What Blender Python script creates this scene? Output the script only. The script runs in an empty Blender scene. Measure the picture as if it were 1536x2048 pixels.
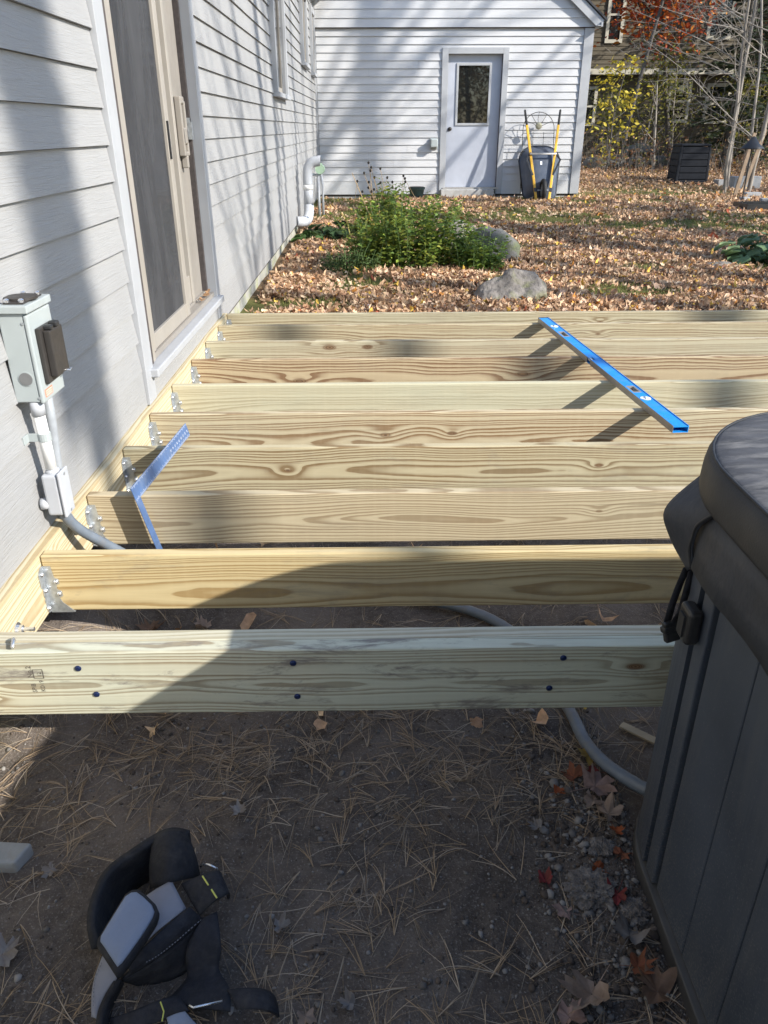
import bpy, bmesh, math, random
import numpy as np
from mathutils import Vector, Matrix, noise as mnoise

scene = bpy.context.scene
COL = scene.collection
# ------------------------------------------------------------------ camera
F_PX, CAM_H = 1540.0, 1.465
TILT, YAW, ROLL = math.atan(768.0 / 1540.0), math.radians(0.77), math.radians(0.2)
fw = Vector((math.sin(YAW) * math.cos(TILT), math.cos(YAW) * math.cos(TILT), -math.sin(TILT)))
r0 = Vector((math.cos(YAW), -math.sin(YAW), 0.0))
u0 = r0.cross(fw)
rt = r0 * math.cos(ROLL) - u0 * math.sin(ROLL)
up = rt.cross(fw)
cam = bpy.data.cameras.new('camera')
cam.sensor_fit = 'VERTICAL'
cam.sensor_height = 24.0
cam.lens = 24.0 * F_PX / 2048.0
cam.clip_start, cam.clip_end = 0.05, 400.0
cam_o = bpy.data.objects.new('camera', cam)
COL.objects.link(cam_o)
mw = Matrix((rt, up, -fw)).transposed().to_4x4()
mw.translation = Vector((0, 0, CAM_H))
cam_o.matrix_world = mw
scene.camera = cam_o
# ------------------------------------------------------------------ light
SUN = Vector((1.46, -0.84, 1.0)).normalized()
EL = math.asin(SUN.z)
AZ = math.atan2(SUN.x, SUN.y)
world = bpy.data.worlds.new('World')
scene.world = world
world.use_nodes = True
wn = world.node_tree.nodes
sky = wn.new('ShaderNodeTexSky')
sky.sky_type = 'NISHITA'
sky.sun_disc = False
sky.sun_elevation = EL
sky.sun_rotation = AZ
sky.altitude = 100.0
sky.dust_density = 0.5
sky.ozone_density = 1.6
world.node_tree.links.new(sky.outputs[0], wn['Background'].inputs[0])
wn['Background'].inputs[1].default_value = 0.15
sl = bpy.data.lights.new('sun', 'SUN')
sl.energy = 3.75
sl.angle = math.radians(0.55)
sl.color = (1.0, 0.95, 0.87)
so = bpy.data.objects.new('sun', sl)
COL.objects.link(so)
so.rotation_euler = SUN.to_track_quat('Z', 'Y').to_euler()
scene.view_settings.view_transform = 'Standard'
scene.view_settings.look = 'None'
scene.view_settings.gamma = 1.0
scene.view_settings.exposure = 1.10
scene.view_settings.use_curve_mapping = False

rng = random.Random(7)
nrng = np.random.default_rng(11)

# ------------------------------------------------------------------ helpers
def ss(a, b, v):
    t = min(1.0, max(0.0, (v - a) / (b - a)))
    return t * t * (3 - 2 * t)

def props(o, label=None, cat=None, group=None, kind=None):
    if label: o['label'] = label
    if cat: o['category'] = cat
    if group: o['group'] = group
    if kind: o['kind'] = kind
    return o

def thing(name, loc, label, cat, group=None, rot=None):
    o = bpy.data.objects.new(name, None)
    o.empty_display_size = 0.1
    COL.objects.link(o)
    o.location = loc
    if rot: o.rotation_euler = rot
    return props(o, label, cat, group)

def origin_of(o):
    v = Vector((0, 0, 0))
    while o is not None:
        v += o.location
        o = o.parent
    return v

class MB:
    def __init__(s):
        s.v, s.f = [], []
    def add(s, vs, fs):
        b = len(s.v)
        s.v += [tuple(v) for v in vs]
        s.f += [tuple(b + i for i in f) for f in fs]
        return s
    def box(s, x0, x1, y0, y1, z0, z1):
        if x0 > x1: x0, x1 = x1, x0
        if y0 > y1: y0, y1 = y1, y0
        if z0 > z1: z0, z1 = z1, z0
        return s.add([(x0, y0, z0), (x1, y0, z0), (x1, y1, z0), (x0, y1, z0), (x0, y0, z1), (x1, y0, z1), (x1, y1, z1), (x0, y1, z1)],
                     [(0, 3, 2, 1), (4, 5, 6, 7), (0, 1, 5, 4), (1, 2, 6, 5), (2, 3, 7, 6), (3, 0, 4, 7)])
    def bar(s, p, q, w, h, upv=(0, 0, 1)):
        p, q = Vector(p), Vector(q)
        d = (q - p).normalized()
        sd = d.cross(Vector(upv))
        if sd.length < 1e-4: sd = d.cross(Vector((1, 0, 0)))
        sd.normalize()
        u = sd.cross(d)
        vs = []
        for c in (p, q):
            for a, b in ((-1, -1), (1, -1), (1, 1), (-1, 1)):
                vs.append(c + sd * (a * w / 2) + u * (b * h / 2))
        return s.add(vs, [(0, 3, 2, 1), (4, 5, 6, 7), (0, 1, 5, 4), (1, 2, 6, 5), (2, 3, 7, 6), (3, 0, 4, 7)])
    def tube(s, pts, radii, n=8, cap=True):
        pts = [Vector(p) for p in pts]
        if not hasattr(radii, '__len__'): radii = [radii] * len(pts)
        ref = Vector((0, 0, 1))
        vs, fs = [], []
        prev = None
        for i, p in enumerate(pts):
            a = pts[max(0, i - 1)]; b = pts[min(len(pts) - 1, i + 1)]
            d = (b - a)
            d = d.normalized() if d.length > 1e-9 else Vector((0, 0, 1))
            if prev is None:
                x = d.cross(ref)
                if x.length < 0.05: x = d.cross(Vector((1, 0, 0)))
            else:
                x = prev - d * prev.dot(d)
                if x.length < 1e-5: x = d.cross(ref)
            x.normalize(); prev = x
            y = d.cross(x)
            for k in range(n):
                t = 2 * math.pi * k / n
                vs.append(p + (x * math.cos(t) + y * math.sin(t)) * radii[i])
        m = len(pts)
        for i in range(m - 1):
            for k in range(n):
                k2 = (k + 1) % n
                fs.append((i * n + k, i * n + k2, (i + 1) * n + k2, (i + 1) * n + k))
        if cap:
            fs.append(tuple(range(n - 1, -1, -1)))
            fs.append(tuple((m - 1) * n + k for k in range(n)))
        return s.add(vs, fs)
    def disc_cyl(s, c, axis, r, h, n=16):
        c = Vector(c); a = Vector(axis).normalized()
        return s.tube([c, c + a * h], r, n)
    def prism(s, poly, mapf, d0, d1):
        """poly: 2D points; mapf(u, v, d) -> 3D; extruded from d0 to d1"""
        n = len(poly)
        vs = [mapf(u, v, d0) for u, v in poly] + [mapf(u, v, d1) for u, v in poly]
        fs = [tuple(range(n - 1, -1, -1)), tuple(range(n, 2 * n))]
        for i in range(n):
            j = (i + 1) % n
            fs.append((i, j, n + j, n + i))
        return s.add(vs, fs)
    def ribbon(s, pts, width, upd, thick=0.003):
        """strip of cloth: path points, width vector(s), extruded by thick along the normal"""
        pts = [Vector(p) for p in pts]
        n = len(pts)
        if not isinstance(width, list): width = [width] * n
        if not isinstance(upd, list): upd = [upd] * n
        vs = []
        for i, p in enumerate(pts):
            a = pts[max(0, i - 1)]; b = pts[min(n - 1, i + 1)]
            d = (b - a).normalized()
            w = Vector(upd[i]).normalized()
            nr = d.cross(w).normalized()
            h = width[i] / 2
            vs += [p - w * h - nr * thick / 2, p + w * h - nr * thick / 2, p + w * h + nr * thick / 2, p - w * h + nr * thick / 2]
        fs = [(0, 1, 2, 3), tuple(4 * (n - 1) + k for k in (3, 2, 1, 0))]
        for i in range(n - 1):
            for k in range(4):
                k2 = (k + 1) % 4
                fs.append((4 * i + k, 4 * (i + 1) + k, 4 * (i + 1) + k2, 4 * i + k2))
        return s.add(vs, fs)
    def mesh(s, name, off=Vector((0, 0, 0)), smooth=False):
        me = bpy.data.meshes.new(name)
        me.from_pydata([(v[0] - off[0], v[1] - off[1], v[2] - off[2]) for v in s.v], [], s.f)
        me.validate()
        bm = bmesh.new(); bm.from_mesh(me)
        bmesh.ops.recalc_face_normals(bm, faces=bm.faces)
        bm.to_mesh(me); bm.free()
        if smooth:
            me.polygons.foreach_set('use_smooth', [True] * len(me.polygons))
        me.update()
        return me
    def build(s, name, mat, parent=None, smooth=False, bevel=0, seg=2, local=False, loc=None, sub=0, smooth_angle=None):
        off = Vector((0, 0, 0)) if local else origin_of(parent) if parent is not None else Vector(loc) if loc else Vector((0, 0, 0))
        if loc is not None and parent is not None and not local:
            off = off + Vector(loc)
        me = s.mesh(name, off, smooth)
        o = bpy.data.objects.new(name, me)
        COL.objects.link(o)
        me.materials.append(mat)
        if parent is not None: o.parent = parent
        if loc is not None: o.location = loc
        if bevel:
            m = o.modifiers.new('bevel', 'BEVEL'); m.width = bevel; m.segments = seg; m.limit_method = 'ANGLE'; m.angle_limit = math.radians(35)
            if seg > 1 and not smooth:
                try: m.harden_normals = False
                except Exception: pass
        if sub:
            m = o.modifiers.new('sub', 'SUBSURF'); m.levels = sub; m.render_levels = sub
        return o

# ------------------------------------------------------------------ materials
class NT:
    def __init__(s, name):
        s.m = bpy.data.materials.new(name)
        s.m.use_nodes = True
        s.t = s.m.node_tree
        s.p = s.t.nodes['Principled BSDF']
        s.out = s.t.nodes['Material Output']
    def n(s, kind, **kw):
        nd = s.t.nodes.new(kind)
        for k, v in kw.items(): setattr(nd, k, v)
        return nd
    def link(s, a, b): s.t.links.new(a, b)
    def set(s, inp, v):
        if hasattr(v, 'is_linked') or hasattr(v, 'links'): s.link(v, inp)
        else: inp.default_value = v
    def math(s, op, a, b=None, c=None):
        nd = s.n('ShaderNodeMath', operation=op)
        s.set(nd.inputs[0], a)
        if b is not None: s.set(nd.inputs[1], b)
        if c is not None: s.set(nd.inputs[2], c)
        return nd.outputs[0]
    def coords(s, scale=(1, 1, 1), loc=(0, 0, 0), which='Object'):
        tc = s.n('ShaderNodeTexCoord')
        mp = s.n('ShaderNodeMapping')
        mp.inputs['Location'].default_value = loc
        mp.inputs['Scale'].default_value = scale
        s.link(tc.outputs[which], mp.inputs['Vector'])
        return mp.outputs[0]
    def noise(s, vec, scale=5.0, detail=3.0, rough=0.55, dist=0.0):
        nd = s.n('ShaderNodeTexNoise')
        s.link(vec, nd.inputs['Vector'])
        nd.inputs['Scale'].default_value = scale
        nd.inputs['Detail'].default_value = detail
        nd.inputs['Roughness'].default_value = rough
        nd.inputs['Distortion'].default_value = dist
        return nd.outputs['Fac']
    def ramp(s, fac, stops, interp='LINEAR'):
        nd = s.n('ShaderNodeValToRGB')
        cr = nd.color_ramp
        cr.interpolation = interp
        while len(cr.elements) < len(stops): cr.elements.new(0.5)
        for e, (p, c) in zip(cr.elements, stops):
            e.position = p
            e.color = (c, c, c, 1) if not hasattr(c, '__len__') else (*c, 1)
        s.link(fac, nd.inputs[0])
        return nd.outputs[0]
    def mix(s, fac, a, b, mode='MIX'):
        nd = s.n('ShaderNodeMix', data_type='RGBA', blend_type=mode)
        s.set(nd.inputs[0], fac)
        for i, v in ((6, a), (7, b)):
            if hasattr(v, '__len__') and not hasattr(v, 'links'): v = (*v, 1) if len(v) == 3 else v
            s.set(nd.inputs[i], v)
        return nd.outputs[2]
    def bump(s, h, strength=0.3, dist=0.01, prev=None):
        nd = s.n('ShaderNodeBump')
        nd.inputs['Strength'].default_value = strength
        nd.inputs['Distance'].default_value = dist
        s.link(h, nd.inputs['Height'])
        if prev is not None: s.link(prev, nd.inputs['Normal'])
        return nd.outputs[0]
    def finish(s, color=None, rough=0.6, metal=0.0, normal=None, spec=None):
        if color is not None:
            if hasattr(color, '__len__') and not hasattr(color, 'links'): color = (*color, 1) if len(color) == 3 else color
            s.set(s.p.inputs['Base Color'], color)
        s.set(s.p.inputs['Roughness'], rough)
        s.set(s.p.inputs['Metallic'], metal)
        if normal is not None: s.link(normal, s.p.inputs['Normal'])
        if spec is not None: s.p.inputs['Specular IOR Level'].default_value = spec
        return s.m

def speckle(name, c, var=0.15, scale=8.0, rough=0.6, metal=0.0, bump=0.1, bscale=60.0, dirt=None, dirt_amt=0.4, stretch=(1, 1, 1), spec=None, bdist=0.004):
    t = NT(name)
    v = t.coords(stretch)
    n1 = t.noise(v, scale, 5, 0.6)
    lo = tuple(x * (1 - var) for x in c); hi = tuple(min(1, x * (1 + var)) for x in c)
    col = t.ramp(n1, [(0.3, lo), (0.7, hi)])
    if dirt is not None:
        n2 = t.noise(v, scale * 0.6 + 1.3, 6, 0.65, 0.4)
        col = t.mix(t.ramp(n2, [(0.5, 0.0), (0.72, dirt_amt)]), col, dirt)
    nb = None
    if bump:
        nb = t.bump(t.noise(v, bscale, 4), bump, bdist)
    rr = t.ramp(t.noise(v, scale * 2.1, 3), [(0.3, max(0.02, rough - 0.08)), (0.7, min(1, rough + 0.08))])
    return t.finish(col, rr, metal, nb, spec)

def paint_board(name, c, along='y'):
    t = NT(name)
    sc = (1, 2.2, 40) if along == 'y' else (2.2, 1, 40)
    v = t.coords(sc)
    vb = t.coords((1, 1, 1))
    g = t.noise(v, 2.2, 4, 0.6, 1.6)
    oi = t.n('ShaderNodeObjectInfo')
    base = t.ramp(t.noise(vb, 1.3, 5, 0.65), [(0.3, tuple(x * 0.93 for x in c)), (0.7, tuple(min(1, x * 1.04) for x in c))])
    base = t.mix(t.math('MULTIPLY', oi.outputs['Random'], 0.10), base, tuple(x * 0.72 for x in c))
    stain = t.noise(t.coords((3, 3, 0.5)), 3.0, 5, 0.7, 0.3)
    base = t.mix(t.ramp(stain, [(0.58, 0.0), (0.8, 0.22)]), base, (0.36, 0.34, 0.29))
    nb = t.bump(g, 0.6, 0.005)
    nb = t.bump(t.noise(vb, 140, 2), 0.08, 0.002, nb)
    return t.finish(base, 0.55, 0.0, nb)

def wood(name, seed, light, dark, spacing=0.010, pith=(0.05, 0.09), wander=0.045, knots=(), green=0.35, stain=0.0, contrast=1.0, axis='x', wscale=1.0, gcol=(0.46, 0.53, 0.42)):
    """plain-sawn board: growth rings round a wandering pith cut by the board's faces; knots push the rings aside"""
    t = NT(name)
    tc = t.n('ShaderNodeTexCoord')
    sp = t.n('ShaderNodeSeparateXYZ')
    t.link(tc.outputs['Object'], sp.inputs[0])
    if axis == 'x': X, Yd, Z = sp.outputs[0], sp.outputs[1], sp.outputs[2]
    else: X, Yd, Z = sp.outputs[1], sp.outputs[0], sp.outputs[2]
    def lown(scale, off, detail=1.0):
        nd = t.n('ShaderNodeTexNoise', noise_dimensions='1D')
        nd.inputs['Scale'].default_value = scale
        nd.inputs['Detail'].default_value = detail
        w = t.math('ADD', X, off)
        t.link(w, nd.inputs['W'])
        return t.math('SUBTRACT', nd.outputs['Fac'], 0.5)
    w1 = t.math('MULTIPLY', lown(0.8 * wscale, seed * 7.3 + 3), wander * 1.5)
    w2 = t.math('MULTIPLY', lown(1.0 * wscale, seed * 3.1 + 17), wander * 1.1)
    cv = t.n('ShaderNodeCombineXYZ')
    t.link(t.math('MULTIPLY', X, 0.25), cv.inputs[0]); t.link(Yd, cv.inputs[1]); t.link(Z, cv.inputs[2])
    off = t.n('ShaderNodeVectorMath', operation='ADD'); t.link(cv.outputs[0], off.inputs[0]); off.inputs[1].default_value = (seed * 1.7, seed * 0.9, seed * 2.3)
    nz = t.noise(off.outputs[0], 9.0, 3, 0.6)
    dy = t.math('ADD', t.math('SUBTRACT', Yd, pith[0]), w1)
    dz = t.math('ADD', t.math('SUBTRACT', Z, pith[1]), w2)
    r = t.math('SQRT', t.math('ADD', t.math('MULTIPLY', dy, dy), t.math('MULTIPLY', dz, dz)))
    q = t.math('ADD', t.math('DIVIDE', r, spacing), t.math('MULTIPLY', nz, 1.7))
    vr = t.n('ShaderNodeTexNoise', noise_dimensions='1D'); t.link(t.math('ADD', t.math('MULTIPLY', q, 0.33), seed), vr.inputs['W']); vr.inputs['Scale'].default_value = 1.0; vr.inputs['Detail'].default_value = 1.0
    q = t.math('ADD', q, t.math('MULTIPLY', vr.outputs['Fac'], 2.4))
    core = None
    for kx, kz, ks in knots:
        ax = t.math('DIVIDE', t.math('SUBTRACT', X, kx), 2.4)
        az = t.math('SUBTRACT', Z, kz)
        d2 = t.math('ADD', t.math('MULTIPLY', ax, ax), t.math('MULTIPLY', az, az))
        e = t.math('EXPONENT', t.math('MULTIPLY', d2, -1.0 / (ks * 1.7) ** 2))
        q = t.math('ADD', q, t.math('MULTIPLY', e, 1.6))
        k = t.math('EXPONENT', t.math('MULTIPLY', t.math('ADD', d2, t.math('MULTIPLY', t.math('SUBTRACT', nz, 0.5), ks * ks * 1.2)), -1.0 / (ks * 0.6) ** 2))
        core = k if core is None else t.math('MAXIMUM', core, k)
    fr = t.math('FRACT', q)
    band = t.ramp(fr, [(0.0, 0.16), (0.22, 0.0), (0.46, 0.30 * contrast), (0.74, 1.0 * contrast), (0.95, 1.0 * contrast), (1.0, 0.14)], 'LINEAR')
    fine = t.n('ShaderNodeTexNoise'); fv = t.n('ShaderNodeCombineXYZ')
    t.link(t.math('MULTIPLY', X, 6.0), fv.inputs[0]); t.link(t.math('MULTIPLY', Yd, 260.0), fv.inputs[1]); t.link(t.math('MULTIPLY', Z, 260.0), fv.inputs[2])
    t.link(fv.outputs[0], fine.inputs['Vector']); fine.inputs['Scale'].default_value = 1.0; fine.inputs['Detail'].default_value = 3.0
    band = t.math('MULTIPLY', band, t.ramp(fine.outputs['Fac'], [(0.25, 0.78), (0.7, 1.08)]))
    col = t.mix(band, light, dark)
    # green treatment tint in drifting patches
    gv = t.noise(off.outputs[0], 3.2, 4, 0.6)
    col = t.mix(t.ramp(gv, [(0.38, 0.0), (0.72, green * 0.75)]), col, gcol, 'MIX')
    col = t.mix(0.5, col, t.mix(t.ramp(fine.outputs['Fac'], [(0.3, 0.0), (0.8, 0.5)]), col, tuple(x * 0.72 for x in light)))
    # saw chatter across the board
    sawv = t.n('ShaderNodeTexNoise', noise_dimensions='1D'); t.link(X, sawv.inputs['W']); sawv.inputs['Scale'].default_value = 38.0; sawv.inputs['Detail'].default_value = 1.0
    col = t.mix(t.ramp(sawv.outputs['Fac'], [(0.45, 0.0), (0.8, 0.07)]), col, tuple(min(1, x * 1.15) for x in light))
    ckv = t.n('ShaderNodeCombineXYZ'); t.link(t.math('MULTIPLY', X, 1.6), ckv.inputs[0]); t.link(t.math('MULTIPLY', Yd, 70.0), ckv.inputs[1]); t.link(t.math('ADD', t.math('MULTIPLY', Z, 70.0), seed * 11.0), ckv.inputs[2])
    ck = t.noise(ckv.outputs[0], 1.0, 2, 0.5, 0.6)
    col = t.mix(t.ramp(ck, [(0.66, 0.0), (0.74, 0.42)]), col, tuple(x * 0.45 for x in dark))
    mv = t.noise(off.outputs[0], 5.5, 5, 0.7, 1.0)
    col = t.mix(t.ramp(mv, [(0.55, 0.0), (0.75, 0.28)]), col, (0.27, 0.22, 0.16))
    if core is not None:
        kc = t.ramp(t.math('FRACT', t.math('MULTIPLY', core, 4.0)), [(0.2, (0.09, 0.05, 0.028)), (0.8, (0.24, 0.145, 0.075))])
        col = t.mix(t.ramp(core, [(0.30, 0.0), (0.5, 0.55), (0.85, 0.95)]), col, kc)
    if stain:
        sn = t.noise(off.outputs[0], 16.0, 6, 0.75, 0.5)
        col = t.mix(t.ramp(sn, [(0.54, 0.0), (0.66, stain)]), col, (0.19, 0.17, 0.15))
    hgt = t.math('ADD', t.math('MULTIPLY', band, -0.6), fine.outputs['Fac'])
    nb = t.bump(hgt, 0.28, 0.0015)
    return t.finish(col, 0.68, 0.0, nb, 0.3)

def leaf_mat(name, rough=0.6, trans=0.3, var=0.25):
    t = NT(name)
    at = t.n('ShaderNodeAttribute', attribute_name='Col')
    v = t.coords((1, 1, 1))
    n1 = t.noise(v, 45.0, 3, 0.6)
    col = t.mix(t.ramp(n1, [(0.35, 0.0), (0.75, var)]), at.outputs['Color'], (0.10, 0.055, 0.025))
    t.finish(col, rough, 0.0, t.bump(n1, 0.3, 0.004), 0.3)
    tr = t.n('ShaderNodeBsdfTranslucent'); t.link(col, tr.inputs['Color'])
    mx = t.n('ShaderNodeMixShader'); mx.inputs[0].default_value = trans
    t.link(t.p.outputs[0], mx.inputs[1]); t.link(tr.outputs[0], mx.inputs[2])
    t.link(mx.outputs[0], t.out.inputs['Surface'])
    return t.m

def bark_mat(name, a, b, sc=14):
    t = NT(name)
    v = t.coords((1, 1, 0.25))
    n1 = t.noise(v, sc, 6, 0.7, 0.5)
    return t.finish(t.ramp(n1, [(0.3, a), (0.7, b)]), 0.85, 0.0, t.bump(n1, 0.6, 0.02))

def glass_mat(name, c=(0.012, 0.013, 0.013), rough=0.012):
    t = NT(name)
    v = t.coords((1, 1, 0.3))
    n = t.noise(v, 6.0, 4, 0.6)
    nb = t.bump(t.noise(t.coords((1, 1, 1)), 2.5, 2), 0.015, 0.02)
    return t.finish(c, t.ramp(n, [(0.3, rough), (0.8, rough + 0.02)]), 0.0, nb, 0.6)

M = {}
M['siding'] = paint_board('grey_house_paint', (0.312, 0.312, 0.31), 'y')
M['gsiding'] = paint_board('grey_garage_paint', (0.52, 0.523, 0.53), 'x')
M['trim'] = speckle('grey_trim_paint', (0.36, 0.37, 0.385), 0.05, 6, 0.5, bump=0.06)
M['gdoor'] = speckle('garage_door_paint', (0.42, 0.445, 0.505), 0.05, 4, 0.45, bump=0.04)
M['gap'] = speckle('dark_shadow_gap_felt', (0.06, 0.05, 0.045), 0.2, 20, 0.9)
M['tan'] = speckle('tan_vinyl', (0.25, 0.228, 0.20), 0.06, 6, 0.45, bump=0.04, dirt=(0.25, 0.21, 0.17), dirt_amt=0.35)
M['cream'] = speckle('cream_vinyl', (0.31, 0.285, 0.25), 0.06, 6, 0.45, bump=0.04, dirt=(0.3, 0.26, 0.2), dirt_amt=0.25)
M['track'] = speckle('brown_track_weatherstrip', (0.07, 0.058, 0.054), 0.3, 30, 0.8, bump=0.4)
M['glass'] = glass_mat('window_glass')
M['concrete'] = speckle('mossy_concrete', (0.36, 0.35, 0.31), 0.2, 9, 0.85, bump=0.4, bscale=40, dirt=(0.33, 0.36, 0.12), dirt_amt=0.85)
M['gconcrete'] = speckle('grey_concrete', (0.38, 0.375, 0.36), 0.18, 9, 0.85, bump=0.4, bscale=50, dirt=(0.2, 0.2, 0.16), dirt_amt=0.5)
M['galv'] = speckle('galvanised_steel', (0.50, 0.53, 0.55), 0.22, 55, 0.42, 0.75, bump=0.05)
M['steel'] = speckle('bright_zinc', (0.70, 0.71, 0.73), 0.1, 60, 0.28, 0.9, bump=0.05)
M['boxgrey'] = speckle('pale_green_grey_enamel', (0.345, 0.38, 0.378), 0.04, 12, 0.42, bump=0.05)
M['pvcwhite'] = speckle('white_pvc', (0.78, 0.78, 0.76), 0.04, 10, 0.4, bump=0.03)
M['pvcgrey'] = speckle('grey_pvc', (0.42, 0.435, 0.46), 0.06, 12, 0.45, bump=0.03)
M['flex'] = speckle('grey_flexible_conduit', (0.30, 0.32, 0.34), 0.1, 40, 0.38, bump=0.1)
M['hose'] = speckle('blue_grey_conduit', (0.14, 0.165, 0.195), 0.15, 20, 0.42, bump=0.05, dirt=(0.2, 0.16, 0.12), dirt_amt=0.6)
M['blackplastic'] = speckle('black_plastic', (0.022, 0.022, 0.023), 0.25, 20, 0.4, bump=0.05)
M['brownplastic'] = speckle('dark_brown_plastic', (0.034, 0.030, 0.027), 0.15, 20, 0.5, bump=0.05)
M['orange'] = speckle('orange_sticker', (0.62, 0.22, 0.12), 0.15, 80, 0.6)
M['white'] = speckle('white_mark', (0.75, 0.77, 0.80), 0.1, 60, 0.5)
M['blue'] = speckle('blue_enamel', (0.010, 0.27, 0.74), 0.10, 30, 0.34, bump=0.03, dirt=(0.25, 0.35, 0.45), dirt_amt=0.25)
M['levelside'] = speckle('bare_aluminium', (0.42, 0.40, 0.375), 0.12, 25, 0.42, 0.5, bump=0.05)
M['sqblue'] = speckle('blue_anodised_steel', (0.09, 0.17, 0.36), 0.18, 25, 0.36, 0.35, bump=0.04, dirt=(0.25, 0.3, 0.38), dirt_amt=0.45)
M['vial'] = speckle('clear_vial', (0.72, 0.78, 0.80), 0.05, 20, 0.15)
M['screwblue'] = speckle('blue_coated_screw', (0.02, 0.035, 0.11), 0.2, 90, 0.35, 0.5)
def tub_mat():
    t = NT('dark_grey_resin')
    v = t.coords((1, 1, 1))
    base = t.ramp(t.noise(v, 5, 4), [(0.3, (0.034, 0.043, 0.060)), (0.7, (0.054, 0.066, 0.088))])
    sp = t.n('ShaderNodeSeparateXYZ'); t.link(v, sp.inputs[0])
    low = t.math('SUBTRACT', 1.0, t.math('MULTIPLY', sp.outputs[2], 2.6))
    fine = t.noise(v, 260, 2, 0.5)
    spots = t.ramp(t.math('ADD', fine, t.math('MULTIPLY', low, 0.10)), [(0.585, 0.0), (0.70, 0.8)])
    big = t.ramp(t.noise(v, 9, 5, 0.7), [(0.35, 0.25), (0.75, 1.0)])
    col = t.mix(t.math('MULTIPLY', spots, big), base, (0.16, 0.155, 0.15))
    smu = t.noise(t.coords((1, 2.5, 0.5)), 3.2, 6, 0.7, 0.8)
    col = t.mix(t.ramp(smu, [(0.48, 0.0), (0.72, 0.45)]), col, (0.105, 0.105, 0.105))
    return t.finish(col, 0.55, 0, t.bump(t.noise(t.coords((1, 1, 0.05)), 120, 3), 0.1, 0.002))
M['tub'] = tub_mat()
M['tubtrim'] = speckle('grey_brown_trim', (0.055, 0.053, 0.052), 0.12, 10, 0.55, bump=0.05, dirt=(0.13, 0.125, 0.115), dirt_amt=0.5)
M['cover'] = speckle('dusty_black_vinyl', (0.075, 0.075, 0.080), 0.3, 24, 0.7, bump=0.3, bscale=220, dirt=(0.26, 0.25, 0.235), dirt_amt=0.8, stretch=(0.5, 1.6, 1), spec=0.3, bdist=0.002)
M['coverside'] = speckle('black_vinyl', (0.019, 0.020, 0.023), 0.2, 6, 0.62, bump=0.2, bscale=260, bdist=0.002)
M['skirt'] = speckle('blue_black_vinyl_cloth', (0.026, 0.030, 0.040), 0.25, 7, 0.6, bump=0.5, bscale=14, bdist=0.012, dirt=(0.07, 0.07, 0.07), dirt_amt=0.4)
M['fabric'] = speckle('black_woven_fabric', (0.013, 0.013, 0.016), 0.35, 30, 0.88, bump=0.7, bscale=38, bdist=0.008, dirt=(0.07, 0.062, 0.055), dirt_amt=0.45)
M['webbing'] = speckle('black_webbing', (0.011, 0.012, 0.018), 0.35, 40, 0.8, bump=0.8, bscale=90, bdist=0.004, dirt=(0.06, 0.055, 0.05), dirt_amt=0.4)
M['pad'] = speckle('blue_grey_neoprene', (0.19, 0.225, 0.30), 0.12, 10, 0.8, bump=0.5, bscale=160, bdist=0.002, dirt=(0.12, 0.11, 0.10), dirt_amt=0.5)
M['greycloth'] = speckle('grey_reflective_cloth', (0.20, 0.205, 0.24), 0.1, 20, 0.6, bump=0.25, bscale=400, bdist=0.001)
M['thread'] = speckle('yellow_thread', (0.55, 0.55, 0.12), 0.1, 60, 0.6)
M['rock'] = speckle('grey_granite', (0.185, 0.165, 0.145), 0.5, 7, 0.85, bump=0.9, bscale=22, dirt=(0.16, 0.17, 0.05), dirt_amt=0.8, bdist=0.02)
M['rockdark'] = speckle('dark_mossy_granite', (0.115, 0.112, 0.105), 0.35, 7, 0.85, bump=0.9, bscale=22, dirt=(0.10, 0.13, 0.03), dirt_amt=0.85, bdist=0.02)
M['brick'] = speckle('grey_paver', (0.24, 0.25, 0.255), 0.15, 20, 0.85, bump=0.4, dirt=(0.2, 0.15, 0.1), dirt_amt=0.6)
M['barrow'] = speckle('dark_blue_grey_poly', (0.065, 0.08, 0.11), 0.15, 8, 0.38, bump=0.05, dirt=(0.2, 0.2, 0.2), dirt_amt=0.25)
M['yellow'] = speckle('yellow_paint', (0.72, 0.40, 0.025), 0.1, 8, 0.42, bump=0.05, dirt=(0.3, 0.2, 0.08), dirt_amt=0.4)
M['rubber'] = speckle('black_rubber', (0.02, 0.02, 0.02), 0.2, 20, 0.75, bump=0.2)
M['iron'] = speckle('dark_iron_wire', (0.05, 0.048, 0.045), 0.3, 30, 0.55, 0.5)
M['brownsiding'] = speckle('brown_stained_siding', (0.078, 0.062, 0.036), 0.2, 3, 0.75, bump=0.2, stretch=(0.4, 1, 6))
M['creamtrim'] = speckle('cream_window_trim', (0.42, 0.39, 0.31), 0.08, 6, 0.6)
M['shingle'] = speckle('charcoal_shingle', (0.045, 0.045, 0.05), 0.3, 20, 0.9, bump=0.5)
M['bin'] = speckle('black_bin_plastic', (0.010, 0.012, 0.017), 0.2, 9, 0.7, bump=0.1, spec=0.2)
M['stake'] = speckle('weathered_stake', (0.23, 0.165, 0.11), 0.25, 12, 0.85, bump=0.4, stretch=(3, 3, 0.5))
M['block'] = speckle('grey_block', (0.27, 0.275, 0.28), 0.15, 12, 0.85, bump=0.4)
M['redwood'] = speckle('red_brown_post', (0.16, 0.05, 0.03), 0.2, 12, 0.7)
M['bark'] = bark_mat('grey_brown_bark', (0.055, 0.047, 0.040), (0.16, 0.14, 0.12))
M['barkpale'] = bark_mat('pale_grey_bark', (0.15, 0.13, 0.11), (0.33, 0.295, 0.255), 9)
M['barkdark'] = bark_mat('dark_bark', (0.04, 0.036, 0.032), (0.10, 0.09, 0.08))
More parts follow.
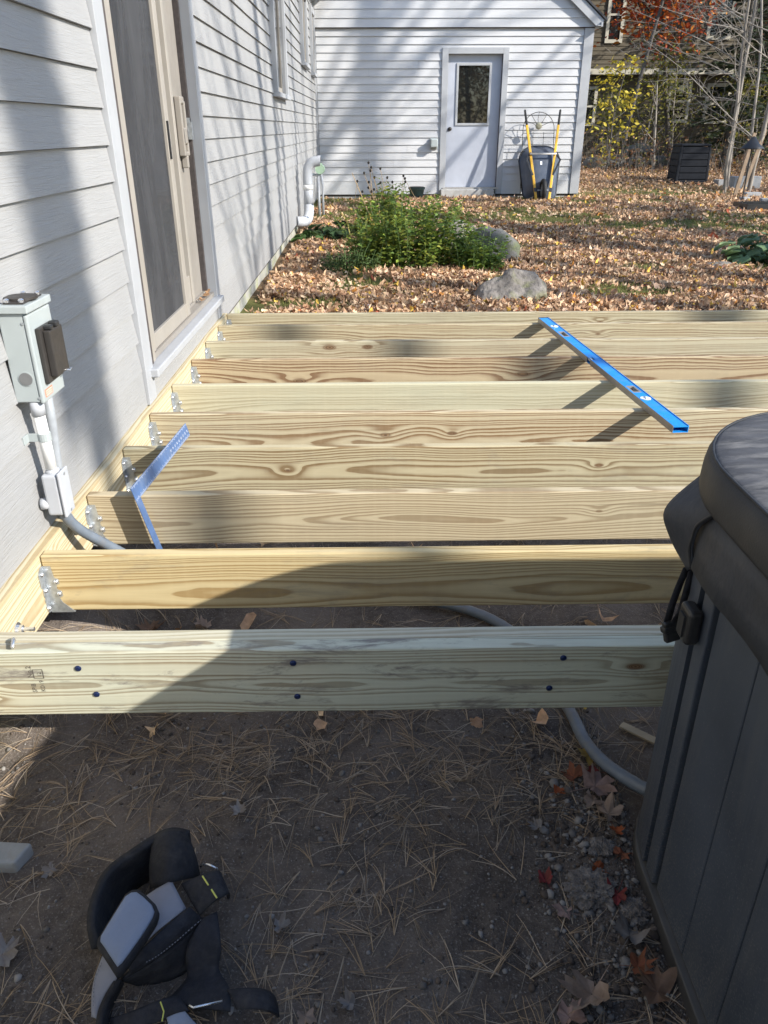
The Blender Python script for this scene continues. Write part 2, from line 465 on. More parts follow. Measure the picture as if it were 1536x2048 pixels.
M['stem'] = speckle('dry_straw_stem', (0.36, 0.25, 0.13), 0.25, 20, 0.8)
M['greenstem'] = speckle('green_stem', (0.10, 0.16, 0.05), 0.25, 20, 0.7)
M['seed'] = speckle('black_seed_head', (0.02, 0.016, 0.013), 0.3, 80, 0.9)
M['leaf'] = leaf_mat('leaf_surface')
M['litter'] = leaf_mat('dry_leaf_surface', 0.75, 0.18, 0.55)
M['needle'] = leaf_mat('pine_needle_surface', 0.7, 0.1, 0.1)
M['pebble'] = leaf_mat('pebble_surface', 0.85, 0.0, 0.2)
M['ink'] = speckle('grey_ink', (0.10, 0.085, 0.07), 0.1, 90, 0.8)
M['threshold'] = speckle('weathered_plank', (0.33, 0.27, 0.18), 0.25, 9, 0.8, bump=0.4, stretch=(0.5, 3, 3))

# ------------------------------------------------------------------ ground
def gbase(x, y):
    z = 0.205 * ss(2.3, 5.9, y) + 0.07 * ss(9, 15.5, y) + 0.42 * ss(17.0, 24.5, y) + 0.35 * ss(24.5, 34, y)
    return z

def gz(x, y):
    z = gbase(x, y)
    far = ss(2.0, 6.0, y)
    a = mnoise.noise((x * 1.3, y * 1.3, 0.3)) * (0.010 + 0.028 * far)
    b = mnoise.noise((x * 5.1, y * 5.1, 4.2)) * (0.007 + 0.006 * (1 - far))
    c = 0.0
    if -1.6 < x < 1.4 and 0.2 < y < 2.8:
        c = mnoise.noise((x * 19, y * 19, 9.1)) * 0.0065 + mnoise.noise((x * 47, y * 47, 2.7)) * 0.0035
        c += 0.016 * max(0.0, mnoise.noise((x * 7.0, y * 7.0, 14.0))) * ss(0.25, 0.5, x)
    bank = 0.11 * ss(-0.74, -0.96, x) * ss(1.52, 1.75, y) * (1 - ss(4.5, 6.0, y))
    return z + a + b + c + bank

def graded(lo, hi, flo, fhi, fine, grow):
    mid = list(np.arange(flo, fhi + 1e-6, fine))
    a, s = flo, fine
    left = []
    while a > lo:
        s *= grow; a -= s; left.append(a)
    b, s = fhi, fine
    right = []
    while b < hi:
        s *= grow; b += s; right.append(b)
    return left[::-1] + mid + right

gx = graded(-45, 60, -1.05, 0.72, 0.0125, 1.12)
gy = graded(-40, 95, 0.72, 1.75, 0.0125, 1.045)
gv = [(x, y, gz(x, y)) for y in gy for x in gx]
nx = len(gx)
gf = [(j * nx + i, j * nx + i + 1, (j + 1) * nx + i + 1, (j + 1) * nx + i) for j in range(len(gy) - 1) for i in range(nx - 1)]
def ground_mat():
    t = NT('soil_and_leaf_mould')
    v = t.coords((1, 1, 1))
    sp = t.n('ShaderNodeSeparateXYZ'); t.link(v, sp.inputs[0])
    n1 = t.noise(v, 3.2, 6, 0.7); n2 = t.noise(v, 38, 6, 0.75); n3 = t.noise(v, 190, 3, 0.6)
    soil = t.ramp(n1, [(0.25, (0.075, 0.060, 0.050)), (0.5, (0.150, 0.122, 0.102)), (0.8, (0.225, 0.192, 0.165))])
    damp = t.noise(v, 1.9, 4, 0.6, 0.4)
    soil = t.mix(t.ramp(damp, [(0.42, 0.62), (0.60, 0.0)]), soil, (0.045, 0.038, 0.034))
    soil = t.mix(t.ramp(n2, [(0.42, 0.0), (0.75, 0.65)]), soil, (0.21, 0.175, 0.145))
    soil = t.mix(t.ramp(n3, [(0.56, 0.0), (0.68, 0.6)]), soil, (0.30, 0.27, 0.24))
    mould = t.ramp(t.noise(v, 26, 6, 0.8), [(0.3, (0.07, 0.045, 0.026)), (0.5, (0.15, 0.10, 0.058)), (0.72, (0.27, 0.185, 0.10))])
    moss = t.ramp(t.noise(v, 60, 4, 0.7), [(0.3, (0.07, 0.075, 0.022)), (0.7, (0.16, 0.165, 0.05))])
    gm = t.n('ShaderNodeAttribute', attribute_name='moss').outputs['Fac']
    yard = t.mix(t.ramp(gm, [(0.15, 0.0), (0.7, 0.9)]), mould, moss)
    edge = t.math('ADD', t.math('MULTIPLY', t.math('SUBTRACT', sp.outputs[1], 4.6), 1.2), t.math('MULTIPLY', n1, 0.8))
    nd = t.n('ShaderNodeClamp'); t.link(edge, nd.inputs[0])
    col = t.mix(nd.outputs[0], soil, yard)
    h = t.math('ADD', n2, t.math('MULTIPLY', n3, 0.4))
    return t.finish(col, 0.95, 0, t.bump(h, 0.9, 0.012), 0.15)
me = bpy.data.meshes.new('ground')
me.from_pydata(gv, [], gf)
me.polygons.foreach_set('use_smooth', [True] * len(me.polygons))
me.materials.append(ground_mat())
ground = bpy.data.objects.new('ground', me)
COL.objects.link(ground)
props(ground, 'bare brown soil by the deck rising to a leaf covered yard', None, None, 'structure')
# ------------------------------------------------------------------ house on the left
W, G = -0.985, 15.8
house = thing('house', (W, 8.0, 0.0), 'long grey clapboard house wall with sliding door along the left side', 'house')
def clap_y(y0, y1, z0, z1, name='siding_board', lip=0.014, mat=None):
    mb = MB()
    jx = rng.uniform(-0.0012, 0.0018); z0 = z0 + rng.uniform(-0.0006, 0.0014)
    mb.prism([(W - 0.02, z0), (W + jx, z0), (W - lip, z1), (W - 0.02, z1)], lambda u, v, d: (u, d, v), y0, y1)
    return mb.build(name, mat or M['siding'], house)
EXP = 0.125
Z0 = 0.535
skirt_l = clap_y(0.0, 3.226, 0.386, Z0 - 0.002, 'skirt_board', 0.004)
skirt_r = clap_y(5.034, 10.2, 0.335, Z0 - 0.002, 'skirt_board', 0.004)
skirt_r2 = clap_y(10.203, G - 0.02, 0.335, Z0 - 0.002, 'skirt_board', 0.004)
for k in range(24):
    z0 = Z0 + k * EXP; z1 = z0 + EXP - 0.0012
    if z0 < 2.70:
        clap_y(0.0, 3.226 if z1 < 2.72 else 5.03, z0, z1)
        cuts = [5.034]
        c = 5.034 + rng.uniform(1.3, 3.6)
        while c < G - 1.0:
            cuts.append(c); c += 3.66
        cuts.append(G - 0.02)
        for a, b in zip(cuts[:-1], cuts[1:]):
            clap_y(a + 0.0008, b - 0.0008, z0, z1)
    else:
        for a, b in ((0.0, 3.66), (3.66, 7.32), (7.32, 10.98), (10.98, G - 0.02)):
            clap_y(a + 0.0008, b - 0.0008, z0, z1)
mb = MB()
mb.box(W - 0.30, W - 0.022, -1.0, 3.40, 0.30, 3.6); mb.box(W - 0.30, W - 0.022, 4.95, G + 0.5, 0.30, 3.6)
mb.box(W - 0.30, W - 0.022, 3.40, 4.95, 2.70, 3.6); mb.box(W - 0.30, W - 0.16, 3.40, 4.95, 0.30, 2.70)
mb.build('wall_sheathing', M['gap'], house)
MB().box(W - 0.35, W - 0.036, -1.0, G, -0.4, 0.318).build('foundation_wall', M['concrete'], house)
mb = MB(); mb.box(W - 0.1, W + 0.30, -1.0, G, 3.54, 3.57); mb.box(W + 0.28, W + 0.305, -1.0, G, 3.57, 3.74)
mb.build('soffit', M['trim'], house)
mb = MB(); mb.prism([(W + 0.33, 3.72), (W + 0.33, 3.76), (W - 3.0, 5.62), (W - 3.0, 5.58)], lambda u, v, d: (u, d, v), -1.0, G)
mb.build('roof', M['shingle'], house)
MB().box(W - 0.02, W + 0.022, G - 0.045, G - 0.003, 0.335, 3.54).build('corner_trim', M['trim'], house)
# sliding door
DZ0, DZ1 = 0.535, 2.60
for a, b in ((3.23, 3.345), (4.93, 5.03)):
    MB().box(W - 0.10, W + 0.012, a, b, 0.386 if a < 4 else 0.386, DZ1 + 0.11).build('door_trim', M['trim'], house, bevel=0.002)
MB().box(W - 0.10, W + 0.012, 3.347, 4.928, DZ1, DZ1 + 0.11).build('door_trim', M['trim'], house, bevel=0.002)
mb = MB(); mb.box(W - 0.12, W + 0.045, 3.30, 4.98, 0.487, 0.525)
mb.build('door_sill', M['trim'], house, bevel=0.006)
clap = MB(); clap.prism([(W - 0.02, 0.386), (W + 0.006, 0.386), (W + 0.002, 0.486), (W - 0.02, 0.486)], lambda u, v, d: (u, d, v), 3.349, 4.926)
clap.build('apron_board', M['siding'], house)
sdoor = MB()
sdoor.box(W - 0.15, W - 0.05, 3.347, 4.928, DZ0 - 0.008, DZ0 + 0.03)          # threshold back
sdoor.box(W - 0.055, W - 0.004, 3.42, 4.928, DZ0 - 0.008, DZ0 + 0.018)
slide = sdoor.build('sliding_door', M['tan'], house, bevel=0.003)
MB().box(W - 0.15, W - 0.03, 3.347, 4.928, DZ1 - 0.04, DZ1 - 0.002).build('head_track', M['tan'], slide)
slide['label'] = 'tan vinyl sliding patio door with dusty insect screen'
for a, b, x0, x1, m in ((3.347, 3.384, W - 0.14, W + 0.008, 'track'), (3.386, 3.395, W - 0.14, W - 0.03, 'gap'), (3.397, 3.438, W - 0.14, W + 0.003, 'cream'), (3.440, 3.470, W - 0.14, W - 0.008, 'tan'), (4.900, 4.928, W - 0.14, W - 0.040, 'track')):
    MB().box(x0, x1, a, b, DZ0 - 0.006, DZ1 - 0.004).build('door_jamb', M[m], slide, bevel=0.002)
# insect screen panel
scr_t = NT('dusty_insect_screen')
vv = scr_t.coords((1, 1, 0.30)); nn = scr_t.noise(vv, 4.0, 4, 0.6, 0.4)
dust = scr_t.ramp(nn, [(0.3, (0.045, 0.046, 0.05)), (0.6, (0.066, 0.067, 0.071)), (0.85, (0.11, 0.11, 0.112))])
scr_t.finish(dust, 0.7, 0.0, scr_t.bump(scr_t.noise(scr_t.coords((1, 1, 1)), 700, 1), 0.3, 0.001), 0.3)
tb = scr_t.n('ShaderNodeBsdfTransparent'); mx = scr_t.n('ShaderNodeMixShader')
scr_t.link(scr_t.ramp(nn, [(0.35, 0.62), (0.75, 0.9)]), mx.inputs[0]); scr_t.link(tb.outputs[0], mx.inputs[1]); scr_t.link(scr_t.p.outputs[0], mx.inputs[2]); scr_t.link(mx.outputs[0], scr_t.out.inputs['Surface'])
fr = MB()
fr.box(W - 0.040, W - 0.010, 3.472, 3.515, DZ0 + 0.02, DZ1 - 0.045); fr.box(W - 0.040, W - 0.014, 4.215, 4.285, DZ0 + 0.02, DZ1 - 0.045)
fr.box(W - 0.040, W - 0.016, 3.515, 4.215, DZ0 + 0.02, DZ0 + 0.09); fr.box(W - 0.040, W - 0.016, 3.515, 4.215, DZ1 - 0.11, DZ1 - 0.045)
scr = fr.build('screen_frame', M['cream'], slide, bevel=0.003)
MB().box(W - 0.031, W - 0.029, 3.515, 4.215, DZ0 + 0.09, DZ1 - 0.11).build('screen_mesh', scr_t.m, slide)
MB().box(W - 0.016, W - 0.006, 4.222, 4.238, 1.33, 1.50).build('screen_latch', M['blackplastic'], slide)
# glazed panels
pf = MB()
pf.box(W - 0.10, W - 0.060, 3.475, 3.56, DZ0 + 0.03, DZ1 - 0.04); pf.box(W - 0.10, W - 0.060, 3.56, 4.55, DZ0 + 0.03, DZ0 + 0.18); pf.box(W - 0.10, W - 0.060, 3.56, 4.55, DZ1 - 0.15, DZ1 - 0.04)
pf.build('panel_frame', M['cream'], slide, bevel=0.003)
MB().box(W - 0.086, W - 0.080, 3.56, 4.55, DZ0 + 0.18, DZ1 - 0.15).build('pane', M['glass'], slide)
pm = MB(); pm.box(W - 0.10, W - 0.052, 4.552, 4.60, DZ0 + 0.03, DZ1 - 0.04); pm.build('panel_stile', M['cream'], slide, bevel=0.003)
pm = MB(); pm.box(W - 0.10, W - 0.062, 4.602, 4.862, DZ0 + 0.03, DZ1 - 0.04); pm.build('panel_stile', M['tan'], slide, bevel=0.003)
hd = MB()
hx = W - 0.058
for (y0, y1, z0, z1) in ((4.63, 4.655, 1.33, 1.62), (4.72, 4.742, 1.33, 1.60), (4.655, 4.72, 1.585, 1.62), (4.632, 4.74, 1.39, 1.47), (4.64, 4.73, 1.33, 1.352), (4.665, 4.70, 1.27, 1.335)):
    hd.box(hx, hx + 0.035, y0, y1, z0, z1)
hd.build('door_handle', M['tan'], slide, bevel=0.006)
mb = MB(); mb.box(W - 0.074, W - 0.03, 4.885, 4.915, 1.41, 1.50); mb.box(W - 0.072, W - 0.04, 4.88, 4.92, 1.49, 1.52)
mb.build('strike_plate', M['galv'], slide)
mb = MB()
for i in range(14):
    y = 4.58 + rng.random() * 0.3; x = W - 0.035 + rng.random() * 0.03
    mb.bar((x, y, DZ0 + 0.03), (x + rng.uniform(-.02, .02), y + rng.uniform(-.03, .03), DZ0 + 0.034 + rng.random() * 0.012), 0.016, 0.001)
lm = speckle('dry_brown_leaf', (0.26, 0.15, 0.075), 0.3, 30, 0.8)
mb.build('dry_leaf_debris', lm, slide)
# far windows on the house wall
def house_window(y0, y1, z0, z1, lab):
    fm = MB()
    fm.box(W - 0.02, W + 0.040, y0, y0 + 0.09, z0, z1); fm.box(W - 0.02, W + 0.040, y1 - 0.09, y1, z0, z1)
    fm.box(W - 0.02, W + 0.040, y0 + 0.09, y1 - 0.09, z1 - 0.09, z1)
    w = fm.build('window', M['trim'], house, bevel=0.002)
    w['label'] = lab
    MB().box(W - 0.02, W + 0.060, y0 - 0.02, y1 + 0.02, z0 - 0.045, z0 - 0.002).build('sill', M['trim'], w, bevel=0.003)
    MB().box(W - 0.02, W + 0.014, y0 + 0.092, y1 - 0.092, z0, z1 - 0.092).build('pane', M['glass'], w)
    sm = MB(); sm.box(W + 0.015, W + 0.028, (y0 + y1) / 2 - 0.02, (y0 + y1) / 2 + 0.02, z0 + 0.002, z1 - 0.094); sm.box(W + 0.015, W + 0.026, y0 + 0.093, (y0 + y1) / 2 - 0.022, z0 + 0.002, z0 + 0.05)
    sm.build('sash', M['cream'], w)
house_window(8.95, 10.15, 1.80, 3.20, 'tall narrow window beyond the sliding door')
house_window(12.75, 13.75, 2.32, 3.25, 'small high window near the garage corner')
house_window(14.75, 15.5, 2.30, 3.25, 'last small window at the inside corner')

# ------------------------------------------------------------------ garage wing across the back
garage = thing('garage', (1.5, G, 0.2), 'grey clapboard garage wing with a gable and half glass door', 'garage')
def clap_x(x0, x1, z0, z1, proud=0.0, name='siding_board', lip=0.017):
    mb = MB()
    yb = G - proud - rng.uniform(-0.001, 0.0025); z0 = z0 + rng.uniform(-0.0006, 0.0016)
    mb.prism([(yb + 0.022, z0), (yb, z0), (yb + lip, z1), (yb + 0.022, z1)], lambda u, v, d: (d, u, v), x0, x1)
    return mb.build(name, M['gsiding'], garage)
GX0, GX1 = W + 0.026, 3.762
TX0, TX1 = 1.274, 2.459
clap_x(GX0, TX0 - 0.002, 0.335, 0.563, 0, 'skirt_board', 0.004)
clap_x(TX1 + 0.002, GX1, 0.335, 0.563, 0, 'skirt_board', 0.004)
for k in range(20):
    z0 = 0.565 + k * 0.1232; z1 = z0 + 0.1222
    if z0 < 2.60:
        j = rng.uniform(-0.4, 0.9)
        clap_x(GX0, j, z0, z1); clap_x(j + 0.001, TX0 - 0.002, z0, z1); clap_x(TX1 + 0.002, GX1, z0, z1)
    else:
        j = rng.uniform(0.2, 2.6)
        clap_x(GX0, j, z0, z1); clap_x(j + 0.001, GX1, z0, z1)
EX, EZ, SL = 4.06, 3.125, 0.80
def roof_z(x): return EZ + (EX - x) * SL
for k in range(17):
    z0 = 3.036 + k * 0.136; z1 = z0 + 0.135
    xr = min(3.93, EX - (z1 - EZ) / SL - 0.02)
    if xr < GX0 + 0.3: break
    clap_x(GX0, xr, z0, z1, 0.035)
MB().box(GX0, 3.93, G - 0.030, G + 0.02, 3.024, 3.0345).build('gable_drip', M['gap'], garage)
MB().box(3.764, 3.93, G - 0.020, G + 0.03, 0.335, 3.022).build('corner_board', M['trim'], garage, bevel=0.003)
MB().box(3.905, 3.928, G + 0.032, G + 6.0, 0.335, 3.1).build('side_wall', M['gsiding'], garage)
sh = MB(); sh.box(-4.0, 1.385, G + 0.024, G + 0.2, 0.3, 3.03); sh.box(2.356, 3.90, G + 0.024, G + 0.2, 0.3, 3.03); sh.box(1.385, 2.356, G + 0.024, G + 0.2, 2.638, 3.03)
sh.prism([(-4.0, 3.031), (3.90, 3.031), (0.4, roof_z(0.4)), (-4.0, roof_z(4.8))], lambda u, v, d: (u, d, v), G + 0.024, G + 0.2)
sh.build('wall_sheathing', M['gap'], garage)
MB().box(-4.0, 3.90, G + 0.03, G + 0.3, -0.2, 0.333).build('foundation_wall', M['gconcrete'], garage)
# rake boards, soffit and shingles
rk = MB()
rk.prism([(EX, EZ - 0.0), (EX - 0.09, EZ - 0.115), (0.4, roof_z(0.4) - 0.225), (0.4, roof_z(0.4))], lambda u, v, d: (u, d, v), G - 0.12, G - 0.09)
rk.build('rake_board', M['trim'], garage)
sf = MB(); sf.prism([(EX - 0.02, EZ - 0.02), (EX - 0.08, EZ - 0.075), (0.4, roof_z(0.4) - 0.12), (0.4, roof_z(0.4) - 0.06)], lambda u, v, d: (u, d, v), G - 0.088, G - 0.036)
sf.build('rake_soffit', M['trim'], garage)
rf = MB(); rf.prism([(EX + 0.05, EZ - 0.02), (EX + 0.05, EZ + 0.015), (0.4, roof_z(0.4) + 0.055), (0.4, roof_z(0.4) + 0.02)], lambda u, v, d: (u, d, v), G - 0.15, G + 6.0)
rf.prism([(0.39, roof_z(0.4) + 0.02), (0.39, roof_z(0.4) + 0.055), (-4.2, roof_z(5.0)), (-4.2, roof_z(5.0) - 0.035)], lambda u, v, d: (u, d, v), G - 0.15, G + 6.0)
rf.build('roof', M['shingle'], garage)
ef = MB(); ef.box(EX - 0.06, EX - 0.03, G - 0.18, G + 6.0, EZ - 0.10, EZ - 0.03); ef.box(3.94, EX - 0.062, G - 0.18, G + 6, EZ - 0.09, EZ - 0.075)
ef.build('eave_soffit', M['trim'], garage)
# door
for x0, x1, z0, z1 in ((TX0, 1.385, 0.34, 2.733), (2.357, TX1, 0.34, 2.733), (1.387, 2.355, 2.636, 2.733)):
    MB().box(x0, x1, G - 0.024, G + 0.12, z0, z1).build('door_trim', M['trim'], garage, bevel=0.003)
gd = MB(); gy0 = G + 0.085
gd.box(1.388, 1.56, gy0, gy0 + 0.04, 0.455, 2.634); gd.box(2.16, 2.354, gy0, gy0 + 0.04, 0.455, 2.634)
gd.box(1.56, 2.16, gy0, gy0 + 0.04, 0.455, 1.51); gd.box(1.56, 2.16, gy0, gy0 + 0.04, 2.49, 2.634)
gdoor = gd.build('garage_door_leaf', M['gdoor'], garage)
gdoor['label'] = 'pale grey door with one glass pane in its upper half'
wfm = MB()
for x0, x1, z0, z1 in ((1.545, 1.585, 1.50, 2.50), (2.135, 2.175, 1.50, 2.50), (1.585, 2.135, 1.50, 1.54), (1.585, 2.135, 2.46, 2.50)):
    wfm.box(x0, x1, gy0 - 0.018, gy0 - 0.001, z0, z1)
wfm.build('window_frame', M['trim'], gdoor, bevel=0.004)
MB().box(1.57, 2.15, gy0 + 0.012, gy0 + 0.018, 1.515, 2.485).build('pane', M['glass'], gdoor)
kn = MB(); kn.tube([(1.455, gy0, 1.445), (1.455, gy0 - 0.012, 1.445), (1.455, gy0 - 0.03, 1.445), (1.455, gy0 - 0.045, 1.445), (1.455, gy0 - 0.07, 1.445), (1.455, gy0 - 0.082, 1.445)], [0.034, 0.034, 0.014, 0.018, 0.032, 0.016], 14)
kn.build('door_knob', M['brownplastic'], gdoor, smooth=True)
st = MB(); st.box(1.34, 2.40, G - 0.04, G + 0.12, 0.425, 0.452); st.build('door_threshold', M['levelside'], garage)
st = MB(); st.box(1.30, 2.30, G - 0.16, G + 0.028, 0.22, 0.424); st.build('concrete_step', M['gconcrete'], garage, bevel=0.012)
# outdoor socket beside the door
so_ = thing('outlet_box', (1.155, G, 1.2), 'small grey weatherproof outlet box left of the garage door', 'outlet box')
mb = MB(); mb.box(1.10, 1.215, G - 0.075, G + 0.002, 1.13, 1.28); mb.box(1.085, 1.23, G - 0.03, G + 0.004, 1.115, 1.295)
mb.build('box_body', M['boxgrey'], so_, bevel=0.006)
mb = MB(); mb.box(1.09, 1.225, G - 0.14, G - 0.078, 1.14, 1.285); mb.build('bubble_cover', M['boxgrey'], so_, bevel=0.02, seg=3)
# loose plank step
mb = MB(); mb.box(1.27, 2.52, 14.93, 15.08, 0.272, 0.312)
pk = mb.build('plank_step', M['threshold'], None, bevel=0.005, loc=(1.9, 15.0, 0.27)); props(pk, 'weathered plank lying in front of the garage door step', 'plank')

# ------------------------------------------------------------------ deck frame
DT = 0.38; JB = DT - 0.184; LX = -0.955; JX1 = 2.70
deck = thing('deck_frame', (LX, 1.5, 0.196), 'unfinished deck frame of pale pressure treated joists on hangers', 'deck frame')
Y = (0.62, 0.51, 0.30); GR = (0.60, 0.555, 0.385); PA = (0.66, 0.61, 0.43)
D1 = (0.36, 0.215, 0.075); D2 = (0.345, 0.24, 0.125); D3 = (0.30, 0.16, 0.07); D4 = (0.42, 0.33, 0.19)
jspec = [  # back edge y, light, dark, spacing, pith, wander, knots, green, stain, contrast
    (1.953, (0.585, 0.475, 0.265), (0.33, 0.215, 0.085), 0.0075, (0.075, 0.055), 0.035, [], 0.10, 0.3, 1.0),
    (2.353, (0.525, 0.440, 0.291), (0.222, 0.146, 0.073), 0.0085, (0.022, 0.085), 0.040, [(1.71, 0.11, 0.012)], 0.22, 0.12, 0.85),
    (2.767, (0.499, 0.432, 0.280), (0.188, 0.114, 0.048), 0.0105, (0.030, 0.080), 0.050, [(0.62, 0.09, 0.013), (1.82, 0.10, 0.012)], 0.30, 0.25, 1.0),
    (3.159, (0.534, 0.453, 0.300), (0.202, 0.108, 0.043), 0.0115, (0.050, 0.050), 0.055, [(1.00, 0.085, 0.022), (1.29, 0.09, 0.014)], 0.32, 0.12, 1.0),
    (3.569, (0.561, 0.504, 0.343), (0.310, 0.239, 0.137), 0.0075, (0.12, 0.03), 0.03, [], 0.45, 0.05, 0.8),
    (4.011, (0.499, 0.398, 0.249), (0.169, 0.079, 0.033), 0.0145, (0.040, 0.065), 0.060, [(0.56, 0.07, 0.03), (1.74, 0.10, 0.035), (1.63, 0.03, 0.016)], 0.14, 0.1, 1.0),
    (4.394, (0.508, 0.444, 0.304), (0.215, 0.140, 0.071), 0.009, (0.09, 0.02), 0.035, [(0.70, 0.15, 0.03), (0.92, 0.15, 0.022), (1.30, 0.05, 0.02)], 0.38, 0.1, 0.9),
    (4.793, (0.508, 0.432, 0.280), (0.195, 0.111, 0.048), 0.0105, (0.07, 0.045), 0.045, [(0.92, 0.06, 0.028), (2.35, 0.12, 0.016)], 0.30, 0.1, 0.95),
    (5.123, (0.508, 0.444, 0.296), (0.195, 0.128, 0.058), 0.0125, (0.055, 0.045), 0.05, [(1.30, 0.05, 0.026), (2.45, 0.12, 0.018), (2.85, 0.06, 0.03)], 0.42, 0.1, 0.9),
]
front = []
for k, (yb, lt, dk, spc, pith, wan, kn, gr, stn, con) in enumerate(jspec):
    y0 = yb - 0.038
    front.append(y0)
    wm = wood('joist_wood_%s' % 'abcdefghijk'[k], k + 1.37, lt, dk, spc, pith, wan, kn, gr, stn, con)
    mb = MB(); mb.box(LX + 0.002, JX1, y0, yb, JB, DT)
    dz = rng.uniform(-0.0015, 0.0015)
    mb.build('joist', wm, deck, bevel=0.004, loc=(0.002, y0 - 1.5, dz))
wr1 = wood('rim_wood_a', 12.3, (0.575, 0.55, 0.42), (0.25, 0.175, 0.095), 0.0120, (0.024, 0.082), 0.030, [(1.57, 0.125, 0.015), (0.02, 0.06, 0.012)], 0.6, 0.9, 1.0, gcol=(0.43, 0.53, 0.46))
wr2 = wood('rim_wood_b', 14.9, (0.56, 0.51, 0.39), (0.33, 0.255, 0.155), 0.009, (0.10, 0.06), 0.02, [], 0.4, 0.15, 0.9)
mb = MB(); mb.box(LX, JX1 + 0.04, 1.461, 1.5045, JB, DT); rim = mb.build('rim_joist', wr1, deck, bevel=0.004, loc=(0, 1.461 - 1.5, 0))
mb = MB(); mb.box(LX, JX1 + 0.04, 1.5065, 1.5505, JB, DT - 0.0015); mb.build('rim_joist', wr2, deck, bevel=0.004, loc=(0, 0.0065, 0))
wl = wood('ledger_wood', 21.2, (0.60, 0.525, 0.36), (0.38, 0.27, 0.13), 0.0095, (0.07, 0.06), 0.03, [(0.88, 0.15, 0.012)], 0.25, 0.05, 0.9, axis='y')
mb = MB(); mb.box(LX - 0.062, LX - 0.0005, 1.10, 5.123, JB, DT + 0.001); mb.build('ledger_board', wl, deck, bevel=0.004, loc=(-0.019, -0.4, 0))
mb = MB(); mb.box(JX1 + 0.001, JX1 + 0.039, 1.552, 5.123, JB, DT); mb.build('end_joist', wl, deck, bevel=0.004, loc=(JX1 - LX, 0.05, 0))
for y in (1.60, 3.3, 5.05):
    MB().box(JX1 - 0.10, JX1 - 0.002, y - 0.045 if y != 1.60 else 1.556, y + 0.045 if y != 1.60 else 1.64, -0.1 if y < 3 else 0.0, JB - 0.001).build('post', wr2, deck)
# joist hangers
def hanger(y0, y1):
    mb = MB()
    X0 = LX
    def face(u, v, d): return (u, d, v)
    poly = [(X0 + 0.001, JB - 0.002), (X0 + 0.072, JB - 0.002), (X0 + 0.040, JB + 0.030), (X0 + 0.034, JB + 0.045), (X0 + 0.044, JB + 0.052), (X0 + 0.044, JB + 0.068), (X0 + 0.032, JB + 0.074), (X0 + 0.032, JB + 0.088), (X0 + 0.042, JB + 0.094), (X0 + 0.041, JB + 0.108), (X0 + 0.030, JB + 0.114), (X0 + 0.026, JB + 0.152), (X0 + 0.001, JB + 0.152)]
    mb.prism(poly, face, y0 - 0.0030, y0 - 0.0012)
    mb.prism([(a, b) for a, b in poly], face, y1 + 0.0012, y1 + 0.0030)
    def fl_(u, v, d): return (d, u, v)
    fp = lambda s, yy: [(yy, JB + 0.0), (yy + s * 0.016, JB + 0.004), (yy + s * 0.026, JB + 0.030), (yy + s * 0.022, JB + 0.034), (yy + s * 0.024, JB + 0.050), (yy + s * 0.019, JB + 0.056), (yy + s * 0.024, JB + 0.064), (yy + s * 0.020, JB + 0.088), (yy + s * 0.030, JB + 0.094), (yy + s * 0.030, JB + 0.140), (yy + s * 0.014, JB + 0.152), (yy, JB + 0.152)]
    mb.prism(fp(-1, y0 - 0.0012), fl_, X0 + 0.0005, X0 + 0.0023)
    mb.prism(fp(1, y1 + 0.0012), fl_, X0 + 0.0005, X0 + 0.0023)
    mb.box(X0 + 0.002, X0 + 0.070, y0 - 0.003, y1 + 0.003, JB - 0.0042, JB - 0.0022)
    h = mb.build('joist_hanger', M['galv'], deck)
    for (x, y, z, ax) in ((0.036, y0 - 0.003, 0.060, (0, -1, 0)), (0.034, y0 - 0.003, 0.101, (0, -1, 0)), (0.0023, y0 - 0.016, 0.018, (1, 0, 0)), (0.0023, y0 - 0.016, 0.131, (1, 0, 0)), (0.0023, y0 - 0.013, 0.076, (1, 0, 0))):
        c = Vector((X0 + x, y, JB + z)); a = Vector(ax)
        nb = MB(); nb.tube([c, c + a * 0.003, c + a * 0.006, c + a * 0.0075], [0.0075, 0.0072, 0.005, 0.002], 8)
        nb.build('nail', M['steel'], h, smooth=True)
for y0 in front: hanger(y0, y0 + 0.038)
# ledger bolt with washer and nut
bl = MB(); c = Vector((LX, 1.71, JB + 0.078))
bl.tube([c, c + Vector((0.003, 0, 0))], 0.019, 18); bl.tube([c + Vector((0.003, 0, 0)), c + Vector((0.016, 0, 0))], 0.0115, 6); bl.tube([c + Vector((0.016, 0, 0)), c + Vector((0.046, 0, 0))], 0.0058, 10)
bl.build('ledger_bolt', M['steel'], deck)
# blue structural screws in the rim, a bent fastener lying in its top
for (x, z) in ((-0.698, 0.139), (-0.668, 0.062), (-0.195, 0.147), (-0.190, 0.048), (0.44, 0.153), (0.415, 0.064)):
    s_ = MB(); c = Vector((x, 1.461, JB + z))
    s_.tube([c + Vector((0, 0.002, 0)), c + Vector((0, -0.0022, 0)), c + Vector((0, -0.004, 0))], [0.0078, 0.0078, 0.0045], 12)
    s_.build('screw_head', M['screwblue'], deck)
bt = MB(); bt.tube([(-0.857, 1.512, DT - 0.003), (-0.857, 1.510, DT + 0.006), (-0.852, 1.500, DT + 0.012), (-0.843, 1.470, DT + 0.010)], [0.003, 0.0045, 0.0045, 0.004], 8)
bt.build('bent_nail', M['steel'], deck, smooth=True)
